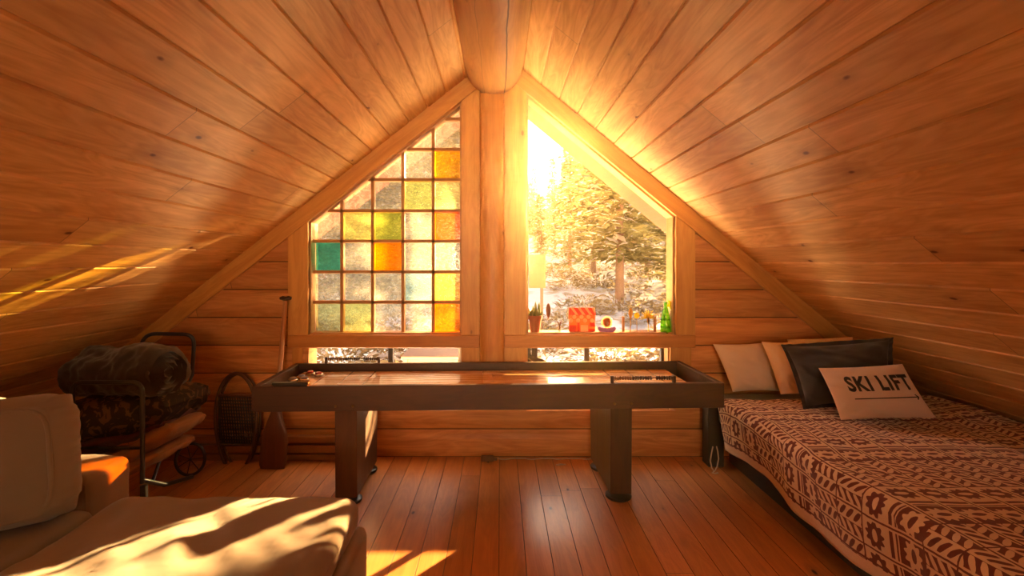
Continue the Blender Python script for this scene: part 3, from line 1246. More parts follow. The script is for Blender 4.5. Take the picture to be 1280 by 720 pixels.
# quilt, laid over the mattress and hanging down at the side
def quilt():
    bm = nb()
    uv = bm.loops.layers.uv.new('uv')
    y0, y1 = 0.80, 3.50
    ny, nc = 150, 90
    total = 1.72

    def pos(c, y):
        """c = arc length from the hem on the room side"""
        drop = 0.275 + 0.035 * sin(y * 3.1 + 0.6) + 0.06 * max(0.0, (y - 3.0) / 0.5) ** 2
        rad = 0.055
        ztop = 0.512 + 0.010 * noise.noise((c * 3, y * 3, 1.0))
        xe = 1.475 + 0.020 * noise.noise((y * 2.3, 0.0, 5.0))
        arc = rad * pi / 2
        if c < drop:
            q = drop - c
            fold = 0.018 * sin(y * 11.0 + 2.0 * noise.noise((y * 2, 3, 3))) * min(1.0, q / 0.2) + 0.012 * noise.noise((y * 6, q * 5, 2))
            return Vector((xe + fold + 0.12 * q, y, ztop - rad - q))
        if c < drop + arc:
            a = (c - drop) / rad
            return Vector((xe + rad - rad * cos(a), y, ztop - rad + rad * sin(a)))
        x = xe + rad + (c - drop - arc)
        z = ztop + 0.006 * noise.noise((x * 7, y * 7, 4.0))
        if x > 2.62:
            z += 0.03 * min(1.0, (x - 2.62) / 0.2)
        return Vector((min(x, 2.93), y, z))
    far = []
    grid = []
    for j in range(ny + 1):
        y = y0 + (y1 - y0) * j / ny
        row = []
        for i in range(nc + 1):
            # finer steps near the edge
            c = total * (i / nc)
            p = pos(c, y)
            if y > y1 - 0.05:
                k = (y - (y1 - 0.05)) / 0.05
                if p.z > 0.5:
                    p.z -= 0.012 * k * k
            row.append((bm.verts.new(p), c, y))
        grid.append(row)
    for a, b in zip(grid, grid[1:]):
        for i in range(nc):
            q = (a[i], a[i + 1], b[i + 1], b[i])
            f = bm.faces.new([v for v, _, _ in q])
            f.smooth = True
            for lp, (_, c, y) in zip(f.loops, q):
                lp[uv].uv = (c, 6.0 - y + 0.11)
    o = fin('quilt', bm, 'quilt', keepuv=True)
    md = o.modifiers.new('thickness', 'SOLIDIFY')
    md.thickness = 0.010
    md.offset = -1
    tag(o, 'red and tan block-printed quilt spread over the bed', 'quilt')
    # cotton tie hanging from the far corner
    bm = nb()
    a = P(889, 558, 3.47)
    tube(bm, [a + Vector(q) for q in ((0.012, 0, 0.0), (0.0, -0.004, -0.05), (-0.008, -0.004, -0.095), (0.004, 0, -0.145), (0.022, 0, -0.168), (0.040, 0, -0.135), (0.052, 0.004, -0.085), (0.046, 0.004, -0.035), (0.036, 0, 0.0))], 0.0042, 6)
    tube(bm, [a + Vector(q) for q in ((0.022, 0, -0.165), (0.008, 0.004, -0.178), (0.030, 0.0, -0.182), (0.048, 0.0, -0.178))], 0.005, 6)
    fin('tie_string', bm, 'string', o, smooth=60)
    bm = nb()
    ed = []
    for i in range(16):
        ed.append((2.62 + 0.0 * i, 3.30 - i * 0.0, 0.5))
    bm.free()
    return o


quilt()


# ------------------------------------------------------------------ pillows
def catm(a, b, t):
    return a + (b - a) * t


class Pillow:
    def __init__(s, tl, tr, br, bl, thick, back=0.5, seed=0, ear=0.06, n=44, pw=2.2, wr=0.009):
        s.c = [Vector(x) for x in (tl, tr, br, bl)]
        s.t, s.b, s.seed, s.ear, s.n, s.pw, s.wr = thick, back, seed, ear, n, pw, wr
        d1 = (s.c[1] + s.c[2]) - (s.c[0] + s.c[3])
        d2 = (s.c[0] + s.c[1]) - (s.c[3] + s.c[2])
        s.nrm = d1.cross(d2).normalized()
        if s.nrm.y > 0:
            s.nrm = -s.nrm

    def base(s, u, v):
        """u 0..1 left to right, v 0..1 bottom to top; edges pull in between the corners"""
        uu, vv = u * 2 - 1, v * 2 - 1
        cu = uu * (1 - s.ear * (1 - vv * vv) * abs(uu))
        cv = vv * (1 - s.ear * (1 - uu * uu) * abs(vv))
        a, b = (cu + 1) / 2, (cv + 1) / 2
        tl, tr, br, bl = s.c
        return catm(catm(bl, br, a), catm(tl, tr, a), b)

    def h(s, u, v):
        uu, vv = abs(u * 2 - 1), abs(v * 2 - 1)
        return (max(0, 1 - uu ** s.pw) ** 0.55) * (max(0, 1 - vv ** s.pw) ** 0.55)

    def front(s, u, v, off=0.0):
        hh = s.h(u, v)
        w = s.wr * noise.noise((u * 7 + s.seed, v * 6, s.seed * 3.1)) * min(1, hh * 3)
        w += s.wr * 0.8 * noise.noise((u * 3 + s.seed, v * 14 + u * 6, s.seed * 1.7)) * min(1, hh * 2)
        w += s.wr * 1.6 * (0.35 - abs(noise.noise((u * 4 + v * 5 + s.seed, v * 3 - u * 4, s.seed * 2.3)))) * min(1, hh * 2)
        return s.base(u, v) + s.nrm * (s.t * (1 - s.b) * hh + w + off)

    def rear(s, u, v):
        return s.base(u, v) - s.nrm * (s.t * s.b * s.h(u, v))

    def build(s, name, mat, label, rear_mat=None, flange=0.0):
        bm = nb()
        n = s.n

        def q(i):
            x = i / n
            return 0.5 - 0.5 * cos(pi * x) if True else x
        F_ = [[bm.verts.new(s.front(q(i), q(j))) for i in range(n + 1)] for j in range(n + 1)]
        B_ = [[F_[j][i] if i in (0, n) or j in (0, n) else bm.verts.new(s.rear(q(i), q(j))) for i in range(n + 1)] for j in range(n + 1)]
        for g, mi in ((F_, 0), (B_, 1 if rear_mat else 0)):
            for j in range(n):
                for i in range(n):
                    vs = [g[j][i], g[j][i + 1], g[j + 1][i + 1], g[j + 1][i]]
                    try:
                        f = bm.faces.new(vs if g is F_ else vs[::-1])
                        f.material_index = mi
                    except ValueError:
                        pass
        if flange:
            rim = [F_[0][i] for i in range(n)] + [F_[j][n] for j in range(n)] + [F_[n][n - i] for i in range(n)] + [F_[n - j][0] for j in range(n)]
            ctr = s.base(0.5, 0.5)
            outv = []
            m = len(rim)
            for k, v in enumerate(rim):
                d = (v.co - ctr)
                d.normalize()
                outv.append(bm.verts.new(v.co + d * flange + s.nrm * 0.010 * sin(k * 1.3 + s.seed)))
            for k in range(m):
                bm.faces.new((rim[k], rim[(k + 1) % m], outv[(k + 1) % m], outv[k]))
        o = fin(name, bm, [mat] + ([rear_mat] if rear_mat else []), smooth=180)
        return tag(o, label, 'pillow', 'pillows at the head of the bed')


M['redprint'] = plain('red_print_cotton', (0.17, 0.04, 0.03), 0.9, 0, 0.6, 90)
Pillow(P(891, 430, 3.715), P(958, 428, 3.715), P(975, 489, 3.60), P(916, 490, 3.60), 0.115, 0.3, 1, 0.05).build('pillow', 'linen', 'plain white pillow nearest the shuffleboard table at the bed head')
Pillow(P(984, 424, 3.66), P(1066, 421, 3.44), P(1075, 486, 3.36), P(992, 487, 3.56), 0.07, 0.4, 2, 0.03).build('pillow', 'linen', 'white pillow standing directly behind the charcoal pillow')
Pillow(P(952, 427, 3.60), P(1006, 427, 3.46), P(1022, 494, 3.36), P(976, 493, 3.47), 0.115, 0.35, 3, 0.04).build('pillow', 'cream', 'cream pillow squeezed between the plain white and the charcoal pillow')
Pillow(P(981, 433, 3.34), P(1112, 425, 3.08), P(1118, 503, 3.00), P(1008, 508, 3.20), 0.15, 0.42, 4, 0.07, wr=0.016).build('pillow', 'navy', 'large charcoal flanged pillow behind the printed pillow', flange=0.026)
SK = Pillow(P(1023, 460, 3.07), P(1128, 455, 2.93), P(1170, 522, 2.84), P(1051, 525, 2.96), 0.13, 0.55, 5, 0.04, wr=0.009)
sk = SK.build('pillow', 'canvas', 'canvas pillow printed SKI LIFT with an arrow', 'redprint')


def pillow_print():
    cu = bpy.data.curves.new('lettering', 'FONT')
    cu.body = 'SKI LIFT'
    cu.size = 1.0
    cu.offset = 0.038
    cu.space_character = 1.12
    cu.resolution_u = 3
    tmp = bpy.data.objects.new('lettering', cu)
    C.objects.link(tmp)
    dg = bpy.context.evaluated_depsgraph_get()
    me = bpy.data.meshes.new_from_object(tmp.evaluated_get(dg))
    bpy.data.objects.remove(tmp)
    bm = nb()
    bm.from_mesh(me)
    # heavier, condensed capitals
    x0, x1 = min(v.co.x for v in bm.verts), max(v.co.x for v in bm.verts)
    y0, y1 = min(v.co.y for v in bm.verts), max(v.co.y for v in bm.verts)
    for v in bm.verts:
        v.co.x = 0.205 + 0.745 * (v.co.x - x0) / (x1 - x0)
        v.co.y = 0.515 + 0.30 * (v.co.y - y0) / (y1 - y0)
        v.co.z = 0
    bmesh.ops.triangulate(bm, faces=bm.faces[:])
    for _ in range(3):
        es = [e for e in bm.edges if e.calc_length() > 0.02]
        if not es:
            break
        bmesh.ops.subdivide_edges(bm, edges=es, cuts=1, use_grid_fill=False)
        bmesh.ops.triangulate(bm, faces=[f for f in bm.faces if len(f.verts) > 3])

    def quad(a0, a1, b0, b1, n=16, h0=None):
        g = [[bm.verts.new((a0 + (a1 - a0) * i / n, b0 + (b1 - b0) * j, 0)) for i in range(n + 1)] for j in (0, 1)]
        for i in range(n):
            bm.faces.new((g[0][i], g[0][i + 1], g[1][i + 1], g[1][i]))
    quad(0.225, 0.945, 0.372, 0.392)
    for sgn in (1, -1):
        p = [(0.955, 0.382), (0.925, 0.382 + 0.052 * sgn), (0.91, 0.382 + 0.044 * sgn), (0.93, 0.382)]
        bm.faces.new([bm.verts.new((a, b, 0)) for a, b in (p if sgn < 0 else p[::-1])])
    for v in bm.verts:
        v.co = SK.front(min(v.co.x, 0.985), v.co.y, 0.0022)
    fin('lettering', bm, 'ink', sk)


pillow_print()


# ------------------------------------------------------------------ sofa with chaise
SF = empty('chaise_sofa', (-1.6, 1.6, 0), 0, 'tan velvet sofa with a long chaise in front of the shuffleboard table', 'sofa')
so = Vector((-1.6, 1.6, 0))


def soft_box(x0, x1, y0, y1, z0, z1, rad, puff=0.02, wr=0.01, seed=0, nx=40, ny=40, nz=10, droop=0.0):
    """cushion: a superellipsoid-cornered box with a crowned top and creases"""
    bm = nb()
    cx_, cy_, cz_ = (x0 + x1) / 2, (y0 + y1) / 2, (z0 + z1) / 2
    hx_, hy_, hz_ = (x1 - x0) / 2, (y1 - y0) / 2, (z1 - z0) / 2
    bmesh.ops.create_cube(bm, size=2.0)
    bmesh.ops.subdivide_edges(bm, edges=bm.edges[:], cuts=52, use_grid_fill=True)
    for v in bm.verts:
        p = Vector((v.co.x * hx_, v.co.y * hy_, v.co.z * hz_))
        q = Vector((max(-hx_ + rad, min(hx_ - rad, p.x)), max(-hy_ + rad, min(hy_ - rad, p.y)), max(-hz_ + rad, min(hz_ - rad, p.z))))
        d = p - q
        if d.length > 1e-9:
            p = q + d.normalized() * rad
        ex, ey = abs(v.co.x), abs(v.co.y)
        crown = (1 - ex ** 3) * (1 - ey ** 3)
        if v.co.z > 0:
            p.z += puff * crown * v.co.z
        P3 = Vector((p.x + cx_, p.y + cy_, p.z + cz_))
        p.z += wr * noise.noise((P3.x * 4 + seed, P3.y * 3, P3.z * 4)) * (1 if v.co.z > 0.2 else 0.3)
        p.z += wr * 0.5 * noise.noise((P3.x * 11 + P3.y * 5 + seed, P3.y * 9, P3.z * 6)) * (1 if v.co.z > 0 else 0.3)
        p.z += wr * 0.9 * (0.5 - abs(noise.noise((P3.x * 6 + P3.y * 3 + seed, P3.y * 2.2 - P3.x, P3.z * 3)))) * (1 if v.co.z > 0 else 0.2)
        p.z += wr * 0.35 * (0.5 - abs(noise.noise((P3.x * 17 + seed, P3.y * 7 + P3.x * 9, P3.z * 5)))) * (1 if v.co.z > 0 else 0.2)
        p.x += wr * 0.5 * noise.noise((P3.x * 5, P3.y * 8 + seed, P3.z * 9))
        p.y += wr * 0.5 * noise.noise((P3.x * 8 + seed, P3.y * 5, P3.z * 9))
        v.co = Vector((p.x + cx_, p.y + cy_, p.z + cz_))
    return bm


def rel(bm):
    for v in bm.verts:
        v.co -= so
    return bm


bm = soft_box(-1.60, -0.555, 0.2, 2.185, 0.03, 0.33, 0.04, 0.0, 0.006, 1)
fin('chaise_base', rel(bm), 'sofa', SF, smooth=180)
bm = soft_box(-1.60, -0.578, 0.2, 2.17, 0.315, 0.452, 0.058, 0.018, 0.017, 2)
ch = fin('chaise_cushion', rel(bm), 'sofa', SF, smooth=180)
bm = soft_box(-3.0, -1.61, 0.3, 2.36, 0.03, 0.31, 0.03, 0.0, 0.005, 3)
fin('sofa_base', rel(bm), 'sofa2', SF, smooth=180)
bm = soft_box(-3.0, -1.615, 0.5, 2.08, 0.30, 0.445, 0.05, 0.02, 0.012, 4)
fin('seat_cushion', rel(bm), 'sofa2', SF, smooth=180)
bm = soft_box(-2.6, -1.66, 2.06, 2.34, 0.04, 0.565, 0.045, 0.01, 0.006, 5)
ar = fin('armrest', rel(bm), 'sofa', SF, smooth=180)
bm = nb()
tube(bm, [Vector((-2.55, 2.075, 0.556)) - so, Vector((-1.715, 2.075, 0.558)) - so, Vector((-1.672, 2.078, 0.530)) - so, Vector((-1.668, 2.078, 0.40)) - so], 0.006, 6)
fin('piping', bm, 'sofa', ar, smooth=60)


# back cushion leaning against the arm, box-edged with welted seams
def back_cushion():
    bm = nb()
    w, h, t = 0.72, 0.40, 0.19
    n = 40
    bmesh.ops.create_cube(bm, size=2.0)
    bmesh.ops.subdivide_edges(bm, edges=bm.edges[:], cuts=n, use_grid_fill=True)
    for v in bm.verts:
        x, y, z = v.co
        rad = 0.32
        # rounded corners in the face plane
        qx, qz = max(-1 + rad * 0.6, min(1 - rad * 0.6, x)), max(-1 + rad, min(1 - rad, z))
        d = Vector(((x - qx) / 0.6, 0, z - qz))
        if d.length > rad:
            d = d.normalized() * rad
        X, Z = qx + d.x * 0.6, qz + d.z
        crown = (1 - abs(x) ** 2.6) * (1 - abs(z) ** 2.6)
        yy = y * (1 + 0.42 * crown)
        edge = max(abs(x), abs(z))
        side = (abs(x) > 0.999 or abs(z) > 0.999)
        bulge = 0.035 * (1 - y * y) if side else 0.0
        p = Vector((X * w / 2, yy * t / 2, Z * h / 2))
        if side:
            p.x += bulge * (1 if x > 0.999 else -1 if x < -0.999 else 0)
            p.z += bulge * (1 if z > 0.999 else -1 if z < -0.999 else 0)
        p += Vector((0.006 * noise.noise(p * 9), 0.010 * noise.noise(p * 7 + Vector((3, 3, 3))), 0.006 * noise.noise(p * 8 + Vector((9, 1, 2)))))
        if side:
            p += Vector((0.0025 * sin(z * 31 + 2 * sin(z * 7)), 0, 0)) * (1 - y * y)
        v.co = p
    e = empty('back_cushion', (-2.005, 1.875, 0.665), R(-6), 'large grey-tan velvet back cushion propped against the sofa arm', 'cushion')
    e.rotation_euler = (R(-7), R(-6), R(16))
    e['label'] = 'large grey-tan velvet back cushion propped against the sofa arm'
    fin('cover', bm, 'sofa2', e, smooth=180)
    for sy in (-1, 1):
        bm = nb()
        pts = []
        for k in range(64):
            a = 2 * pi * k / 64
            ca, sa = cos(a), sin(a)
            sx = abs(ca) ** 0.28 * (1 if ca > 0 else -1)
            sz = abs(sa) ** 0.38 * (1 if sa > 0 else -1)
            pts.append((sx * w / 2 * 0.985, sy * t / 2 * 1.0, sz * h / 2 * 0.985))
        tube(bm, pts, 0.009, 6, closed=True)
        fin('welt', bm, 'sofa2', e, smooth=180)
    return e


back_cushion()
# crumpled knit throw behind the cushion
bm = nb()
for k, (x, y, z, r_) in enumerate(((-1.93, 2.06, 0.80, 0.065), (-2.02, 2.05, 0.83, 0.075), (-1.90, 2.03, 0.745, 0.055), (-2.10, 2.09, 0.79, 0.09), (-1.97, 2.10, 0.71, 0.10), (-2.15, 2.13, 0.68, 0.10), (-2.02, 2.17, 0.635, 0.10))):
    ell(bm, (x, y, z), r_ * 1.15, r_, r_ * 0.8, 14, 10)
for v in bm.verts:
    v.co += Vector((noise.noise(v.co * 14), noise.noise(v.co * 14 + Vector((5, 0, 0))), noise.noise(v.co * 14 + Vector((0, 5, 0))))) * 0.012
o = fin('knit_throw', bm, 'throw', smooth=180)
tag(o, 'bunched beige knit throw lying on the sofa arm behind the cushion', 'blanket')


# ------------------------------------------------------------------ folding cot in the left corner
CT = empty('folding_cot', (-2.45, 3.1, 0), 0, 'folded rollaway cot with grey tube frame in the dark left corner', 'cot')
co_ = Vector((-2.45, 3.1, 0))


def arcpts(a, b, c, n=6):
    """rounded corner from a via b to c"""
    return [a * (1 - t) ** 2 + b * 2 * t * (1 - t) + c * t * t for t in [i / n for i in range(n + 1)]]


def uframe(bl, tl, tr, br, rad=0.06):
    bl, tl, tr, br = [Vector(x) - co_ for x in (bl, tl, tr, br)]
    pts = [bl]
    pts += arcpts(tl + (bl - tl).normalized() * rad, tl, tl + (tr - tl).normalized() * rad)
    pts += arcpts(tr + (tl - tr).normalized() * rad, tr, tr + (br - tr).normalized() * rad)
    pts.append(br)
    return pts


bm = nb()
tube(bm, uframe(P(93, 600, 2.85), P(90, 478, 2.85), P(178, 478, 2.85), P(178, 604, 2.85), 0.06), 0.0125, 10)
tube(bm, uframe(P(150, 520, 3.42), P(181, 417, 3.42), P(243, 418, 3.46), P(240, 470, 3.46), 0.07), 0.0125, 10)
tube(bm, [P(240, 470, 3.46) - co_, P(222, 510, 3.35) - co_, P(190, 604, 3.02) - co_], 0.010, 8)
tube(bm, [P(178, 600, 2.85) - co_, P(206, 606, 2.98) - co_, P(240, 596, 3.40) - co_], 0.0125, 8)
tube(bm, [P(93, 600, 2.85) - co_, P(140, 600, 3.3) - co_], 0.0125, 8)
tube(bm, [P(93, 560, 2.85) - co_, P(178, 560, 2.85) - co_], 0.009, 8)
fin('tube_frame', bm, 'steel', CT, smooth=60)
for px, py, d, r_ in ((238, 577, 3.44, 0.105),):
    bm = nb()
    c = P(px, py, d) - co_
    c.z = r_ + 0.012
    pts = [c + Vector((r_ * 0.75 * cos(2 * pi * k / 28), r_ * 0.5 * cos(2 * pi * k / 28) * 0.6, r_ * sin(2 * pi * k / 28))) for k in range(28)]
    tube(bm, pts, 0.010, 8, closed=True)
    for k in range(0, 28, 4):
        tube(bm, [c, pts[k]], 0.003, 5)
    fin('wheel', bm, 'steel', CT, smooth=60)
for p in (P(93, 604, 2.85), P(180, 608, 2.85)):
    bm = nb()
    c = p - co_
    ell(bm, (c.x, c.y, 0.032), 0.012, 0.032, 0.032, 12, 8)
    box(bm, c.x - 0.016, c.x + 0.016, c.y - 0.012, c.y + 0.012, 0.045, 0.20, 0.003)
    fin('caster', bm, 'black', CT, smooth=50)


def slab(p0, p1, width, thick, depth_dir, wav=0.01, n=20, seed=0):
    """wavy padded layer from p0 to p1, 'depth_dir' gives its second side"""
    bm = nb()
    p0, p1, dd = Vector(p0), Vector(p1), Vector(depth_dir)
    ax = (p1 - p0)
    up = ax.cross(dd).normalized()
    if up.z < 0:
        up = -up
    prof = 12
    rings = []
    for i in range(n + 1):
        t = i / n
        c = p0 + ax * t
        e = min(1.0, 6 * min(t, 1 - t) + 0.35)
        ring = []
        for k in range(prof * 2):
            a = 2 * pi * k / (prof * 2)
            ca, sa = cos(a), sin(a)
            sx = abs(ca) ** 0.4 * (1 if ca > 0 else -1)
            sz = abs(sa) ** 0.7 * (1 if sa > 0 else -1)
            p = c + dd * (sx * 0.5) + up * (sz * 0.5 * thick * e)
            p += up * (wav * noise.noise((p.x * 7 + seed, p.y * 7, p.z * 7)) + wav * 0.6 * sin(k * 2.6 + t * 5 + seed))
            ring.append(bm.verts.new(p))
        rings.append(ring)
    m = prof * 2
    for a, b in zip(rings, rings[1:]):
        for k in range(m):
            bm.faces.new((a[k], a[(k + 1) % m], b[(k + 1) % m], b[k]))
    bm.faces.new(rings[0][::-1])
    bm.faces.new(rings[-1])
    return bm


def cot_rel(bm):
    for v in bm.verts:
        v.co -= co_
    return bm


bm = slab(P(88, 585, 2.98), P(172, 575, 2.98), 0, 0.10, (0.05, 0.40, 0.0), 0.014, 20, 1)
fin('folded_pad', cot_rel(bm), 'foam', CT, smooth=180)
bm = slab(P(150, 575, 2.98), P(236, 526, 3.20), 0, 0.085, (0.03, 0.30, 0.0), 0.018, 22, 2)
fin('folded_pad', cot_rel(bm), 'foam', CT, smooth=180)
bm = slab(P(150, 592, 2.96), P(222, 556, 3.16), 0, 0.06, (0.03, 0.30, 0.0), 0.016, 22, 5)
fin('folded_pad', cot_rel(bm), 'foam', CT, smooth=180)
bm = slab(P(95, 560, 3.02), P(228, 517, 3.22), 0, 0.10, (0.03, 0.34, 0.0), 0.022, 24, 3)
tag(fin('blanket', bm, 'maroon', smooth=180), 'folded maroon blanket lying on the ochre pad of the cot', 'blanket')
bm = slab(P(78, 530, 3.0), P(236, 497, 3.2), 0, 0.20, (0.03, 0.42, 0.0), 0.035, 28, 4)
tag(fin('throw_blanket', bm, 'leafprint', smooth=180), 'dark throw with pale leaf print stacked on the maroon blanket', 'blanket')


# rolled sleeping bag with a spiral end
def sleeping_bag():
    a, b = P(100, 466, 3.24), P(211, 463, 3.07)
    ax = (b - a).normalized()
    side = ax.cross(Vector((0, 0, 1))).normalized()
    up = side.cross(ax)
    L = (b - a).length
    bm = nb()
    n, m = 60, 72
    rings = []
    for i in range(n + 1):
        t = i / n
        r_ = 0.155 * (1 - 0.5 * max(0, (0.16 - t) / 0.16) ** 2)
        if t > 0.92:
            r_ *= 1 - 0.12 * ((t - 0.92) / 0.08) ** 2
        ring = []
        for k in range(m):
            an = 2 * pi * k / m
            rr = r_ * (1.04 + 0.05 * sin(an * 3 + 1 + t * 3) + 0.20 * noise.noise((t * 5, cos(an) * 1.5, sin(an) * 1.5)) + 0.10 * (0.4 - abs(noise.noise((t * 9, cos(an) * 3, sin(an) * 3)))) + 0.06 * noise.noise((t * 18, cos(an) * 5, sin(an) * 5)))
            ring.append(bm.verts.new(a + ax * (L * t) + side * (cos(an) * rr * 1.05) + up * (sin(an) * rr * 0.92)))
        rings.append(ring)
    for p, q in zip(rings, rings[1:]):
        for k in range(m):
            bm.faces.new((p[k], p[(k + 1) % m], q[(k + 1) % m], q[k]))
    bm.faces.new(rings[0])
    # spiral layers at the open end
    prev = rings[-1]
    for j, f in enumerate((0.86, 0.84, 0.66, 0.63, 0.45, 0.42, 0.22, 0.02)):
        off = 0.0 if j % 2 == 0 else -0.035
        off += 0.012
        ring = []
        for k in range(m):
            an = 2 * pi * k / m
            w = 1 + 0.14 * noise.noise((cos(an) * 2, sin(an) * 2, j // 2 * 3.0))
            ring.append(bm.verts.new(b + ax * off + side * (cos(an) * 0.15 * f * w + 0.012) + up * (sin(an) * 0.14 * f * w - 0.01)))
        for k in range(m):
            bm.faces.new((prev[k], prev[(k + 1) % m], ring[(k + 1) % m], ring[k]))
        prev = ring
    bm.faces.new(prev)
    o = fin('sleeping_bag', bm, 'bag', smooth=60)
    tag(o, 'dark rolled sleeping bag lying on top of the folded cot', 'sleeping bag')


sleeping_bag()


# ------------------------------------------------------------------ snowshoe and paddle on the log wall
def snowshoe():
    e = empty('snowshoe', (0, 0, 0), 0, 'old webbed snowshoe leaning on the log wall beside the table', 'snowshoe')
    bm = nb()

    def oval(cx, cy, rx, ry, d, n=48, egg=0.12):
        out = []
        for k in range(n):
            an = 2 * pi * k / n
            w = 1 + egg * sin(an)
            out.append(P(cx + rx * w * cos(an), cy - ry * sin(an), d - 0.06 * (cy - ry * sin(an) - 465) / 125))
        return out
    tube(bm, oval(295, 529, 25.5, 62, 3.72), 0.012, 8, closed=True)
    tube(bm, oval(300, 526, 25.5, 59, 3.755), 0.010, 8, closed=True)
    fin('bent_frame', bm, 'snowshoe', e, smooth=60)
    for y in (494, 556):
        bm = nb()
        tube(bm, [P(273, y, 3.70), P(319, y, 3.70)], 0.011, 8)
        fin('crossbar', bm, 'snowshoe', e, smooth=60)
    bm = nb()
    for i in range(14):
        x = 275 + i * 3.1
        tube(bm, [P(x, 494, 3.70), P(min(x + 6, 317), 556, 3.70)], 0.0045, 5)
        tube(bm, [P(x, 556, 3.698), P(max(273, x - 6), 494, 3.698)], 0.0045, 5)
    for i in range(15):
        y = 496 + i * 4.1
        tube(bm, [P(273, y, 3.697), P(318, y + 1, 3.697)], 0.0048, 5)
    fin('webbing', bm, 'rawhide', e)


snowshoe()


def paddle():
    e = empty('canoe_paddle', (0, 0, 0), 0, 'upright wooden canoe paddle with dark grip leaning beside the window casing', 'paddle')
    bm = nb()
    a, b = P(357, 376, 3.74), P(346, 512, 3.62)
    tube(bm, [a, a.lerp(b, 0.5), b], [0.016, 0.017, 0.019], 12)
    fin('shaft', bm, 'paddle', e, axis=2, smooth=60)
    bm = nb()
    tube(bm, [P(350, 373, 3.74), P(353, 372.5, 3.74), P(357, 374, 3.74), P(361, 372.5, 3.74), P(364, 373, 3.74)], [0.010, 0.016, 0.018, 0.016, 0.010], 10)
    fin('grip', bm, 'walnut', e, smooth=60)
    bm = nb()
    rows = []
    for i in range(15):
        t = i / 14
        c = P(346 - 6 * t, 505 + 88 * t, 3.62 - 0.05 * t)
        w = (0.02 + 0.075 * min(1, t * 2.2)) * (1 if t < 0.85 else math.sqrt(max(0.05, 1 - ((t - 0.85) / 0.15) ** 2)))
        rows.append((c, w, 0.017 * (1 - 0.6 * t)))
    rings = []
    for c, w, th in rows:
        rings.append([bm.verts.new(c + Vector((cos(2 * pi * k / 16) * w, sin(2 * pi * k / 16) * th, 0))) for k in range(16)])
    for p, q in zip(rings, rings[1:]):
        for k in range(16):
            bm.faces.new((p[k], p[(k + 1) % 16], q[(k + 1) % 16], q[k]))
    bm.faces.new(rings[0])
    bm.faces.new(rings[-1])
    fin('blade', bm, 'paddleblade', e, axis=2, smooth=60)


paddle()

# cord and plug by the wall
bm = nb()
pts = []
for i in range(26):
    px = 622 + i * 4.9
    py = 573.6 + 1.6 * sin(i * 0.9) - 0.02 * i
    d = CH * F / (py - CY)
    p = P(px, py, min(d, 3.755))
    p.z = 0.004
    pts.append(p)
tube(bm, pts, 0.004, 6)
tag(fin('extension_cable', bm, 'cord', smooth=60), 'thin white cord running along the floor at the foot of the log wall', 'cord')
bm = nb()
p = P(611, 574, 3.72)
box(bm, p.x - 0.055, p.x + 0.035, p.y - 0.02, p.y + 0.02, 0.0, 0.035, 0.005)
box(bm, p.x + 0.035, p.x + 0.06, p.y - 0.012, p.y + 0.012, 0.004, 0.022, 0.004)
tag(fin('power_adapter', bm, 'plug'), 'small brown power adapter on the floor at the end of the cord', 'adapter')
bm = nb()
p = P(701, 581.5, CH * F / 253.5)
for k in range(3):
    box(bm, p.x - 0.035 + k * 0.02, p.x - 0.008 + k * 0.022, p.y - 0.012 + 0.006 * k, p.y + 0.006 + 0.004 * k, 0.0, 0.006 + 0.004 * (k % 2), 0.002)
tag(fin('paper_scrap', bm, 'cord'), 'tiny pale scrap lying on the floor in front of the cord', 'scrap')


# ------------------------------------------------------------------ things on the sill
SZ, SY = SILL1, W + 0.035


def sx(px):
    return (px - CX) * SY / F


def potted():
    e = empty('potted_succulent', (sx(669), SY + 0.012, SZ), 0, 'spiky succulent in a small terracotta pot on the sill', 'plant')
    bm = nb()
    lathe(bm, [(0, 0), (0.033, 0), (0.046, 0.105), (0.053, 0.106), (0.055, 0.135), (0.047, 0.135), (0.045, 0.118), (0, 0.118)], 22)
    fin('pot', bm, 'terracotta', e, smooth=40)
    bm = nb()
    lathe(bm, [(0, 0.122), (0.045, 0.119), (0.045, 0.112)], 16)
    fin('soil', bm, 'soil', e)
    rnd = random.Random(3)
    for k, (dx, dy, h, lx) in enumerate(((0.004, 0, 0.125, 0.0), (0.026, 0.01, 0.118, 0.006), (-0.02, 0.0, 0.062, -0.008), (-0.036, 0.01, 0.075, -0.012), (0.012, -0.02, 0.07, 0.004), (0.038, 0.0, 0.060, 0.016), (-0.01, 0.02, 0.09, -0.004))):
        bm = nb()
        tube(bm, [(dx, dy, 0.115), (dx + lx * 0.3, dy, 0.115 + h * 0.4), (dx + lx * 0.7, dy, 0.115 + h * 0.8), (dx + lx, dy, 0.115 + h)], [0.012, 0.0125, 0.008, 0.001], 8)
        fin('spiky_leaf', bm, 'succulent', e, smooth=60)


potted()


def wire_stand():
    e = empty('wire_stand', (sx(686), SY + 0.03, SZ), 0, 'clear stand holding up a brown oval shell beside the succulent', 'ornament')
    bm = nb()
    box(bm, -0.068, 0.068, -0.004, 0.004, 0.098, 0.104, 0.001)
    for x in (-0.055, 0.0, 0.055):
        box(bm, x - 0.003, x + 0.003, -0.003, 0.003, 0, 0.099)
    box(bm, -0.066, 0.066, -0.018, 0.018, 0, 0.004)
    fin('acrylic_stand', bm, 'acrylic', e)
    bm = nb()
    tube(bm, [(0, 0, 0.100), (0.001, 0, 0.118)], 0.0035, 6)
    fin('stem', bm, 'shell', e)
    bm = nb()
    ell(bm, (0.0, 0, 0.168), 0.019, 0.010, 0.056, 16, 12)
    for v in bm.verts:
        if v.co.z < 0.168:
            v.co.x *= 0.75 + 0.25 * (v.co.z - 0.112) / 0.056
    fin('oval_shell', bm, 'shell', e, smooth=180)


wire_stand()


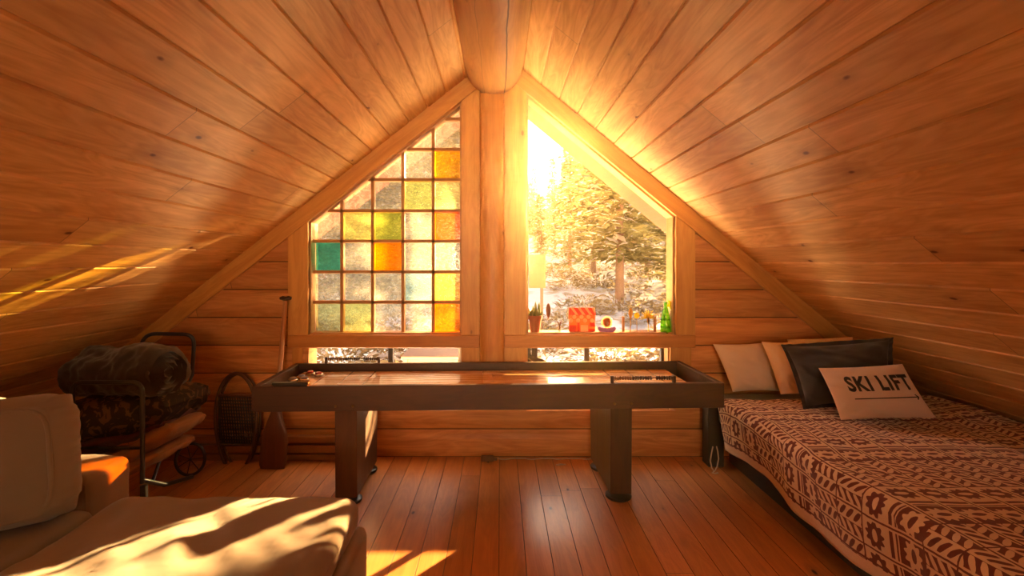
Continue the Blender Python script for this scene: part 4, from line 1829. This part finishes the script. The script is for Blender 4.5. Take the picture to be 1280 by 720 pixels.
def vial():
    e = empty('glass_vial', (sx(699.5), SY + 0.005, SZ), 0, 'tiny glass vial with a dry dark sprig on the sill', 'vial')
    bm = nb()
    lathe(bm, [(0, 0.0), (0.013, 0), (0.014, 0.004), (0.014, 0.052), (0.010, 0.058), (0.010, 0.066), (0.008, 0.066), (0.008, 0.058), (0.011, 0.05), (0.011, 0.004), (0, 0.004)], 16)
    fin('vial', bm, 'acrylic', e, smooth=40)
    bm = nb()
    for dx, dz in ((-0.016, 0.092), (-0.006, 0.086), (0.008, 0.090), (0.018, 0.096)):
        tube(bm, [(0, 0, 0.01), (dx * 0.2, 0, 0.06), (dx, 0, dz)], [0.002, 0.003, 0.004], 5)
    fin('sprig', bm, 'shell', e)


vial()


def toy_house():
    """little painted glass-and-paper market house, striped roof, dots, coloured blocks"""
    e = empty('painted_toy_house', (sx(728), SY + 0.02, SZ), 0, 'red and yellow painted toy house with striped roof and dots', 'toy house')
    w, d = 0.098, 0.010
    bm = nb()
    box(bm, -w, w, -d / 2, d / 2, 0.006, 0.140, 0.001)
    fin('house_wall', bm, 'toyorange', e)
    bm = nb()
    prism(bm, [(-w, 0.138), (w + 0.004, 0.138), (w - 0.006, 0.192), (-w + 0.002, 0.192)], -d / 2 - 0.002, d / 2 + 0.002, 'Y')
    r = fin('roof', bm, 'toyred', e)
    bm = nb()
    for k in range(4):
        x = -w + 0.012 + k * 0.052
        q = [(x + 0.036, 0.140), (x + 0.058, 0.140), (x + 0.022, 0.190), (x, 0.190)]
        q = [(max(-w + 0.001, min(w - 0.001, a_)), b_) for a_, b_ in q]
        prism(bm, q, -d / 2 - 0.006, d / 2 + 0.006, 'Y')
    fin('roof_stripe', bm, 'toycream', r)
    for row, z in enumerate((0.124, 0.096)):
        for k in range(3 if row == 0 else 4):
            x = -0.058 + k * 0.053 + (0 if row == 0 else -0.026)
            bm = nb()
            lathe(bm, [(0, 0.012), (0.0145, 0.012), (0.0155, 0.010), (0.0155, -0.010), (0.0145, -0.012), (0, -0.012)], 18)
            fin('dot', bm, 'toycream', e, loc=(x, 0, z), rot=(pi / 2, 0, 0))
    for nm, mt, x0, x1, z0, z1 in (('door_panel', 'toycream', -0.012, 0.045, 0.012, 0.062), ('block', 'toyred', -0.096, -0.045, 0.014, 0.060), ('block', 'toyred', 0.055, 0.096, 0.054, 0.078),
                                   ('block', 'toyyellow', 0.050, 0.097, 0.036, 0.050), ('block', 'toyred', 0.055, 0.097, 0.010, 0.028), ('block', 'toyyellow', -0.045, 0.048, 0.0, 0.012), ('post', 'toyred', -0.034, -0.022, 0.012, 0.080)):
        bm = nb()
        box(bm, x0, x1, -d / 2 - 0.006, d / 2 + 0.006, z0, z1, 0.0015)
        fin(nm, bm, mt, e)
    for x in (-0.085, 0.085):
        bm = nb()
        box(bm, x - 0.008, x + 0.008, -0.02, 0.02, 0.0, 0.008)
        fin('foot_block', bm, 'toyred', e)


toy_house()


def agate():
    e = empty('agate_ornament', (sx(759), SY + 0.015, SZ), 0, 'brown agate piece in a purple crescent dish', 'ornament')
    bm = nb()
    pts, rs = [], []
    for k in range(19):
        a = pi + pi * k / 18
        pts.append((0.058 * cos(a), 0, 0.050 + 0.032 * sin(a)))
        rs.append(0.008 + 0.014 * sin(pi * k / 18) ** 0.6)
    tube(bm, pts, rs, 12)
    for v in bm.verts:
        v.co.y *= 1.5
        v.co.z = max(v.co.z, 0.0)
    fin('crescent_dish', bm, 'purple', e, smooth=180)
    bm = nb()
    ell(bm, (0, 0.002, 0.083), 0.042, 0.014, 0.046, 18, 12)
    for v in bm.verts:
        v.co += Vector((noise.noise(v.co * 40), 0, noise.noise(v.co * 40 + Vector((4, 4, 4))))) * 0.006
    fin('agate_rim', bm, 'cretal', e, smooth=180)
    bm = nb()
    ell(bm, (-0.001, -0.012, 0.085), 0.029, 0.010, 0.033, 16, 10)
    for v in bm.verts:
        v.co += Vector((noise.noise(v.co * 60), 0, noise.noise(v.co * 60 + Vector((4, 4, 4))))) * 0.005
    g = fin('agate_core', bm, 'agate', e, smooth=180)
    bm = nb()
    ell(bm, (0.003, -0.020, 0.078), 0.009, 0.006, 0.014, 12, 8)
    fin('crystal', bm, 'cretal', g, smooth=180)


agate()


def tray():
    e = empty('flower_holder', (sx(799.5), SY + 0.015, SZ), 0, 'wooden framed holder with dried flowers between clear sheets', 'flower holder')
    bm = nb()
    box(bm, -0.122, 0.122, -0.012, 0.012, 0.0, 0.012, 0.002)
    for x in (-0.118, 0.118):
        box(bm, x - 0.008, x + 0.008, -0.012, 0.012, 0.010, 0.128, 0.002)
    fin('wood_frame', bm, 'traywood', e, axis=0)
    bm = nb()
    box(bm, -0.111, 0.111, -0.003, 0.003, 0.012, 0.118)
    fin('clear_sheet', bm, 'acrylic', e)
    bm = nb()
    tube(bm, [(-0.066, -0.008, 0.012), (-0.066, -0.008, 0.10)], 0.003, 6)
    fin('stem', bm, 'pod', e)
    bm = nb()
    ell(bm, (-0.066, -0.010, 0.148), 0.016, 0.010, 0.046, 14, 10)
    for v in bm.verts:
        if v.co.z < 0.148:
            v.co.x = -0.066 + (v.co.x + 0.066) * (0.45 + 0.55 * (v.co.z - 0.102) / 0.046)
    fin('seed_pod', bm, 'pod', e, smooth=180)
    bm = nb()
    tube(bm, [(-0.018, -0.008, 0.012), (-0.019, -0.008, 0.12)], 0.0025, 6)
    fin('stem', bm, 'pod', e)
    bm = nb()
    ell(bm, (-0.019, -0.010, 0.134), 0.021, 0.014, 0.023, 14, 10)
    for v in bm.verts:
        v.co += Vector((noise.noise(v.co * 120), 0, noise.noise(v.co * 120 + Vector((4, 4, 4))))) * 0.003
    fin('yellow_head', bm, 'yflower', e, smooth=180)
    bm = nb()
    tube(bm, [(0.066, -0.008, 0.012), (0.066, -0.008, 0.11)], 0.003, 6)
    for k in range(13):
        a = R(-10 + k * 200 / 12)
        l = 0.045 + 0.03 * ((k * 7) % 5) / 5
        tube(bm, [(0.066, -0.009, 0.118), (0.066 + cos(a) * l * 0.6, -0.009 - 0.006 * (k % 2), 0.118 + sin(a) * l * 0.6), (0.066 + cos(a) * l, -0.009, 0.118 + sin(a) * l * 1.05)], [0.0055, 0.004, 0.0012], 5)
    fin('spiky_flower', bm, 'yflower', e)
    bm = nb()
    ell(bm, (0.066, -0.011, 0.098), 0.010, 0.008, 0.025, 12, 8)
    fin('flower_cup', bm, 'pod', e, smooth=180)


tray()


def bottle():
    e = empty('green_bottle', (sx(832), SY + 0.0, SZ), 0, 'green glass bottle at the right end of the sill', 'bottle')
    bm = nb()
    lathe(bm, [(0, 0.0), (0.034, 0), (0.038, 0.006), (0.038, 0.045), (0.036, 0.085), (0.031, 0.125), (0.022, 0.165), (0.014, 0.195), (0.012, 0.225), (0.014, 0.228), (0.014, 0.236), (0.010, 0.236), (0, 0.230)], 22)
    fin('bottle_glass', bm, 'greenglass', e, smooth=40)
    for z in (0.045, 0.10):
        bm = nb()
        lathe(bm, [(0.0382 if z < 0.06 else 0.0352, z), (0.0392 if z < 0.06 else 0.036, z + 0.004), (0.0378 if z < 0.06 else 0.0342, z + 0.008)], 22)
        fin('embossed_band', bm, 'greenglass', e, smooth=60)


bottle()


def yellow_flower():
    e = empty('yellow_flower', (sx(840), SY - 0.0, SZ), 0, 'yellow star-shaped flower standing behind the green bottle', 'flower')
    bm = nb()
    tube(bm, [(0.0, 0.03, 0.0), (0.003, 0.03, 0.10), (0.0, 0.02, 0.212)], 0.003, 6)
    fin('stem', bm, 'succulent', e)
    for k in range(6):
        a = 2 * pi * k / 6 + 0.3
        bm = nb()
        c = Vector((0.0, 0.012, 0.218))
        dv = Vector((cos(a), 0, sin(a)))
        pv = Vector((-sin(a), 0, cos(a)))
        pts = []
        for t, w in ((0.1, 0.006), (0.45, 0.0125), (0.75, 0.010), (1.0, 0.001)):
            pts.append((c + dv * 0.042 * t + Vector((0, -0.012 * t * t, 0)), w))
        A = []
        for c_, w in pts:
            A.append([bm.verts.new(c_ + pv * w), bm.verts.new(c_ + Vector((0, -0.003, 0))), bm.verts.new(c_ - pv * w), bm.verts.new(c_ + Vector((0, 0.003, 0)))])
        for p, q in zip(A, A[1:]):
            for i in range(4):
                bm.faces.new((p[i], p[(i + 1) % 4], q[(i + 1) % 4], q[i]))
        bm.faces.new(A[0])
        bm.faces.new(A[-1])
        fin('petal', bm, 'yflower', e, smooth=60)
    bm = nb()
    ell(bm, (0, 0.008, 0.218), 0.009, 0.007, 0.009, 12, 8)
    fin('flower_centre', bm, 'toyorange', e, smooth=180)


yellow_flower()


# ------------------------------------------------------------------ outside
def gz(x, y):
    base = 0.10 + 0.105 * (y - 3.9) + 0.0025 * max(0, y - 12) ** 1.6
    return base + 0.16 * noise.noise((x * 0.45, y * 0.45, 0)) * min(1, (y - 3.9) / 3) + 0.05 * noise.noise((x * 1.6, y * 1.6, 4)) * min(1, (y - 3.9) / 3)


bm = nb()
nx, ny = 90, 90
g = []
for j in range(ny + 1):
    y = 3.96 + 56 * (j / ny) ** 1.7
    g.append([bm.verts.new((x_, y, gz(x_, y))) for x_ in [(-1 + 2 * i / nx) * (9 + 0.75 * (y - 3.9)) for i in range(nx + 1)]])
for a, b in zip(g, g[1:]):
    for i in range(nx):
        bm.faces.new((a[i], a[i + 1], b[i + 1], b[i]))
struct(fin('ground', bm, 'snow', smooth=180), 'snowy slope rising behind the cabin')
bm = nb()
g = []
for j in range(13):
    y = 3.96 + 2.9 * j / 12
    g.append([bm.verts.new((x_, y, gz(x_, y) + 0.07 * sin(pi * j / 12) + 0.02 * noise.noise((x_, y, 0)) - (0.02 if j in (0, 12) else 0))) for x_ in [-9 + 18 * i / 48 for i in range(49)]])
for a, b in zip(g, g[1:]):
    for i in range(48):
        bm.faces.new((a[i], a[i + 1], b[i + 1], b[i]))
struct(fin('snow_ground', bm, 'bouncesnow', smooth=180), 'unseen bright snow bank added by the cabin wall to bounce light')


def conifer(seed, h, spread, dens, bark='bark', low=0.12):
    rnd = random.Random(seed)
    e = empty('pine_tree')
    bm = nb()
    tube(bm, [(0, 0, -0.3), (0.02 * h * 0.2, 0, h * 0.4), (0, 0, h * 0.97)], [0.018 * h ** 0.8 + 0.02, 0.012 * h ** 0.8 + 0.012, 0.008], 9)
    fin('trunk', bm, bark, e, smooth=60)
    bm = nb()
    nb_ = int(dens * h)
    for k in range(nb_):
        t = low + (1 - low) * (k + rnd.random()) / nb_
        z = t * h
        L = spread * (1 - t) ** 0.75 * rnd.uniform(0.6, 1.1) + 0.12
        an = k * 2.399 + rnd.uniform(-0.3, 0.3)
        dv = Vector((cos(an), sin(an), 0))
        droop = rnd.uniform(0.12, 0.42)
        nsp = max(4, int(L * 9))
        tip = None
        for q in range(nsp):
            f = (q + 0.6) / nsp
            c = dv * (L * f) + Vector((0, 0, z - droop * L * f * f + 0.10 * L * f))
            sidev = Vector((-sin(an), cos(an), 0))
            for s in (-1, 1):
                for r_ in range(3):
                    l = (0.10 + 0.16 * (1 - f)) * rnd.uniform(0.7, 1.3) * (0.7 + 0.09 * h)
                    d = (dv * rnd.uniform(0.3, 1.0) + sidev * s * rnd.uniform(0.4, 1.1) + Vector((0, 0, rnd.uniform(-0.5, 0.35)))).normalized()
                    w = d.cross(Vector((rnd.uniform(-.5, .5), rnd.uniform(-.5, .5), 1))).normalized() * l * 0.17
                    mid = c + d * l * 0.55 + Vector((0, 0, 0.01))
                    v = [bm.verts.new(x_) for x_ in (c, mid + w, c + d * l, mid - w)]
                    bm.faces.new(v)
        br = [bm.verts.new(x_) for x_ in (Vector((0, 0, z + 0.012)), dv * L * 0.9 + Vector((0, 0, z - droop * L * 0.81 + 0.09 * L)), Vector((0, 0, z - 0.012)))]
        bm.faces.new(br)
    fin('foliage', bm, 'needles', e)
    return e


def put(proto, x, y, s, rz, label, group='pine trees on the snowy slope', first=False):
    o = proto if first else copy_tree(proto)
    o.location = (x, y, gz(x, y))
    o.scale = (s, s, s)
    o.rotation_euler = (0, 0, rz)
    tag(o, label, 'tree', group)
    return o


big = conifer(1, 5.2, 1.75, 24, 'bark', 0.16)
thin = conifer(2, 7.0, 1.1, 16, 'barkred', 0.35)
bushy = conifer(3, 4.0, 1.35, 26, 'bark', 0.08)


def spot(px, y):
    return (px - CX) * y / F


WOODS = 'snow-dusted pine tree in the thicket seen through the windows'
put(big, spot(774, 9.2), 9.2, 1.0, 0.4, 'broad pine with visible trunk base in the middle of the clear window', None, True)
put(thin, spot(712, 15.0), 15.0, 0.62, 1.0, 'slim red-trunked pine between the sun and the broad pine', None, True)
put(bushy, spot(846, 10.8), 10.8, 1.1, 2.0, WOODS, first=True)
for px, y, pr, s, rz in ((742, 14.5, big, 0.95, 2.2), (810, 13.5, big, 1.1, 3.1), (835, 18.0, thin, 0.95, 0.2), (760, 20.0, big, 1.15, 4.0), (790, 24.0, thin, 1.0, 5.0),
                         (676, 17.0, bushy, 0.52, 1.1), (694, 21.0, bushy, 0.62, 1.7), (660, 25.0, bushy, 0.70, 2.7), (712, 27.0, big, 0.80, 0.7), (860, 15.0, big, 1.2, 1.3),
                         (690, 34.0, big, 0.9, 0.7), (730, 34.0, big, 1.25, 1.7), (770, 36.0, thin, 1.2, 2.7), (668, 40.0, big, 0.85, 1.9), (815, 34.0, big, 1.4, 3.3), (650, 32.0, bushy, 0.9, 1.9),
                         (560, 11.5, big, 0.95, 0.9), (520, 9.6, bushy, 1.05, 1.4), (482, 11.0, big, 1.15, 2.8), (446, 9.0, bushy, 1.1, 3.7), (410, 10.5, big, 1.1, 4.4), (372, 9.0, big, 1.05, 5.6),
                         (540, 16.0, big, 1.35, 0.1), (500, 19.0, thin, 1.3, 0.6), (455, 17.0, big, 1.5, 2.1), (405, 15.5, thin, 1.25, 3.0), (350, 14.0, big, 1.4, 4.1), (585, 15.0, bushy, 1.05, 2.0),
                         (525, 26.0, big, 2.0, 1.1), (430, 26.0, big, 2.2, 2.0), (575, 28.0, big, 1.7, 3.0), (330, 20.0, big, 1.8, 0.4), (480, 32.0, big, 2.4, 0.4)):
    put(pr, spot(px, y), y, s, rz, WOODS)

for px, y, top in ((706, 19.0, 205), (722, 22.0, 188), (692, 30.0, 238), (736, 26.0, 200)):
    put(thin, spot(px, y), y, (CH + (CY - top) * y / F - gz(spot(px, y), y)) / 7.0, px, WOODS)
for k in range(26):
    y = 26 + (k * 7) % 23
    px = 634 + k * 3.6
    x = spot(px, y)
    top = CH + (CY - (256 + (k * 5) % 22)) * y / F
    put(bushy, x, y, max(0.25, (top - gz(x, y)) / 4.0), k, WOODS)

# pines added out of view on the right to break up the second sun
tall = conifer(4, 8.0, 1.3, 26, 'bark', 0.37)
put(tall, 3.75, 9.7, 1.0, 0.0, 'tall bare-stemmed pine added out of view on the right to block high sun rays', None, True)
for x, y, s in ((4.75, 8.6, 0.9), (5.55, 9.3, 0.85), (4.45, 7.6, 0.8), (5.1, 9.0, 1.0), (5.9, 8.2, 0.9)):
    put(thin, x, y, s, x, 'slim pine added out of view on the right to dapple the sunlight')


def shrub(seed):
    rnd = random.Random(seed)
    bm = nb()
    for k in range(260):
        a = rnd.uniform(0, 2 * pi)
        r_ = 0.42 * math.sqrt(rnd.random())
        c = Vector((cos(a) * r_, sin(a) * r_, rnd.uniform(0.0, 0.40) * (1 - r_ * 1.2)))
        l = rnd.uniform(0.06, 0.17)
        d = Vector((cos(a) * rnd.uniform(0.2, 1.2), sin(a) * rnd.uniform(0.2, 1.2), rnd.uniform(-0.25, 1.0))).normalized()
        w = d.orthogonal().normalized() * l * 0.13
        bend = Vector((rnd.uniform(-.3, .3), rnd.uniform(-.3, .3), -0.2)) * l
        v = [bm.verts.new(q) for q in (c, c + d * l * 0.5 + w, c + d * l + bend, c + d * l * 0.5 - w)]
        bm.faces.new(v)
    return fin('shrub', bm, 'brush')


rnd = random.Random(11)
protos = [shrub(21), shrub(22), shrub(23)]
SHR = 'low frosty brown shrub on the snowy slope outside'
i = 0
for k in range(150):
    y = 5.2 + 16 * rnd.random() ** 1.6
    px = rnd.choice((rnd.uniform(370, 610), rnd.uniform(630, 870)))
    x = spot(px, y)
    pr = protos[k % 3]
    o = pr if k < 3 else pr.copy()
    if k >= 3:
        C.objects.link(o)
    s = rnd.uniform(0.6, 1.25)
    o.location = (x, y, gz(x, y) - 0.02)
    o.scale = (s, s, s * 0.9)
    o.rotation_euler = (0, 0, rnd.uniform(0, 6.28))
    tag(o, SHR, 'shrub', 'shrubs on the slope')

# bench-like deck box under the left window, and a yellow board by the right window
bm = nb()
bx0, bx1 = spot(508, 4.9), spot(574, 4.9)
zt_ = CH - (441 - CY) * 4.9 / F
box(bm, bx0, bx1, 4.75, 5.15, gz(-0.6, 4.9) - 0.15, zt_ - 0.03, 0.006)
box(bm, bx0 - 0.02, bx1 + 0.02, 4.72, 5.18, zt_ - 0.03, zt_, 0.01)
for x_ in (bx0, bx1 - 0.04):
    box(bm, x_, x_ + 0.04, 4.735, 4.755, gz(-0.6, 4.9) - 0.15, zt_ - 0.03, 0.003)
tag(fin('deck_box', bm, 'deckwood', axis=0), 'low brown wooden deck box just outside the low left window', 'box')
e = empty('yellow_sign_board', (spot(673, 6.2), 6.2, gz(0.46, 6.2)), 0, 'weathered yellow board on a thin post outside the clear window', 'board')
zb_ = CH - (360 - CY) * 6.2 / F - e.location.z
zt_ = CH - (318 - CY) * 6.2 / F - e.location.z
bm = nb()
box(bm, -0.115, 0.085, -0.015, 0.015, zb_, zt_, 0.004)
fin('board_panel', bm, 'shedwood', e, axis=2)
bm = nb()
box(bm, 0.025, 0.06, 0.015, 0.05, -0.1, zt_ + 0.02, 0.003)
fin('post', bm, 'deckwood', e, axis=2)

# ------------------------------------------------------------------ haze added in the room to make the glow around the sun
HAZE = 0.0050


def haze():
    m = bpy.data.materials.new('glow_haze')
    m.use_nodes = True
    t = m.node_tree
    t.nodes.clear()
    out = t.nodes.new('ShaderNodeOutputMaterial')
    v = t.nodes.new('ShaderNodeVolumeScatter')
    v.inputs['Color'].default_value = (1.0, 0.68, 0.33, 1)
    v.inputs['Density'].default_value = HAZE
    v.inputs['Anisotropy'].default_value = 0.875
    t.links.new(v.outputs[0], out.inputs['Volume'])
    M['haze'] = m
    bm = nb()
    prism(bm, [(-3.55, 0.02), (3.35, 0.02), (0.37, 2.625), (-0.41, 2.625)], YB + 0.03, W - 0.055)
    o = fin('haze', bm, 'haze')
    tag(o, 'thin golden haze added to the loft for the glow around the sun', 'haze', None, 'stuff')


haze()


def mist():
    m = bpy.data.materials.new('golden_mist')
    m.use_nodes = True
    t = m.node_tree
    t.nodes.clear()
    out = t.nodes.new('ShaderNodeOutputMaterial')
    v = t.nodes.new('ShaderNodeVolumeScatter')
    v.inputs['Color'].default_value = (1.0, 0.86, 0.64, 1)
    v.inputs['Density'].default_value = 0.0018
    v.inputs['Anisotropy'].default_value = 0.70
    t.links.new(v.outputs[0], out.inputs['Volume'])
    M['mist'] = m
    bm = nb()
    box(bm, -14, 14, 5.0, 26.0, -0.5, 9.0)
    o = fin('mist', bm, 'mist')
    tag(o, 'faint golden winter mist between the pines outside', 'mist', None, 'stuff')


mist()
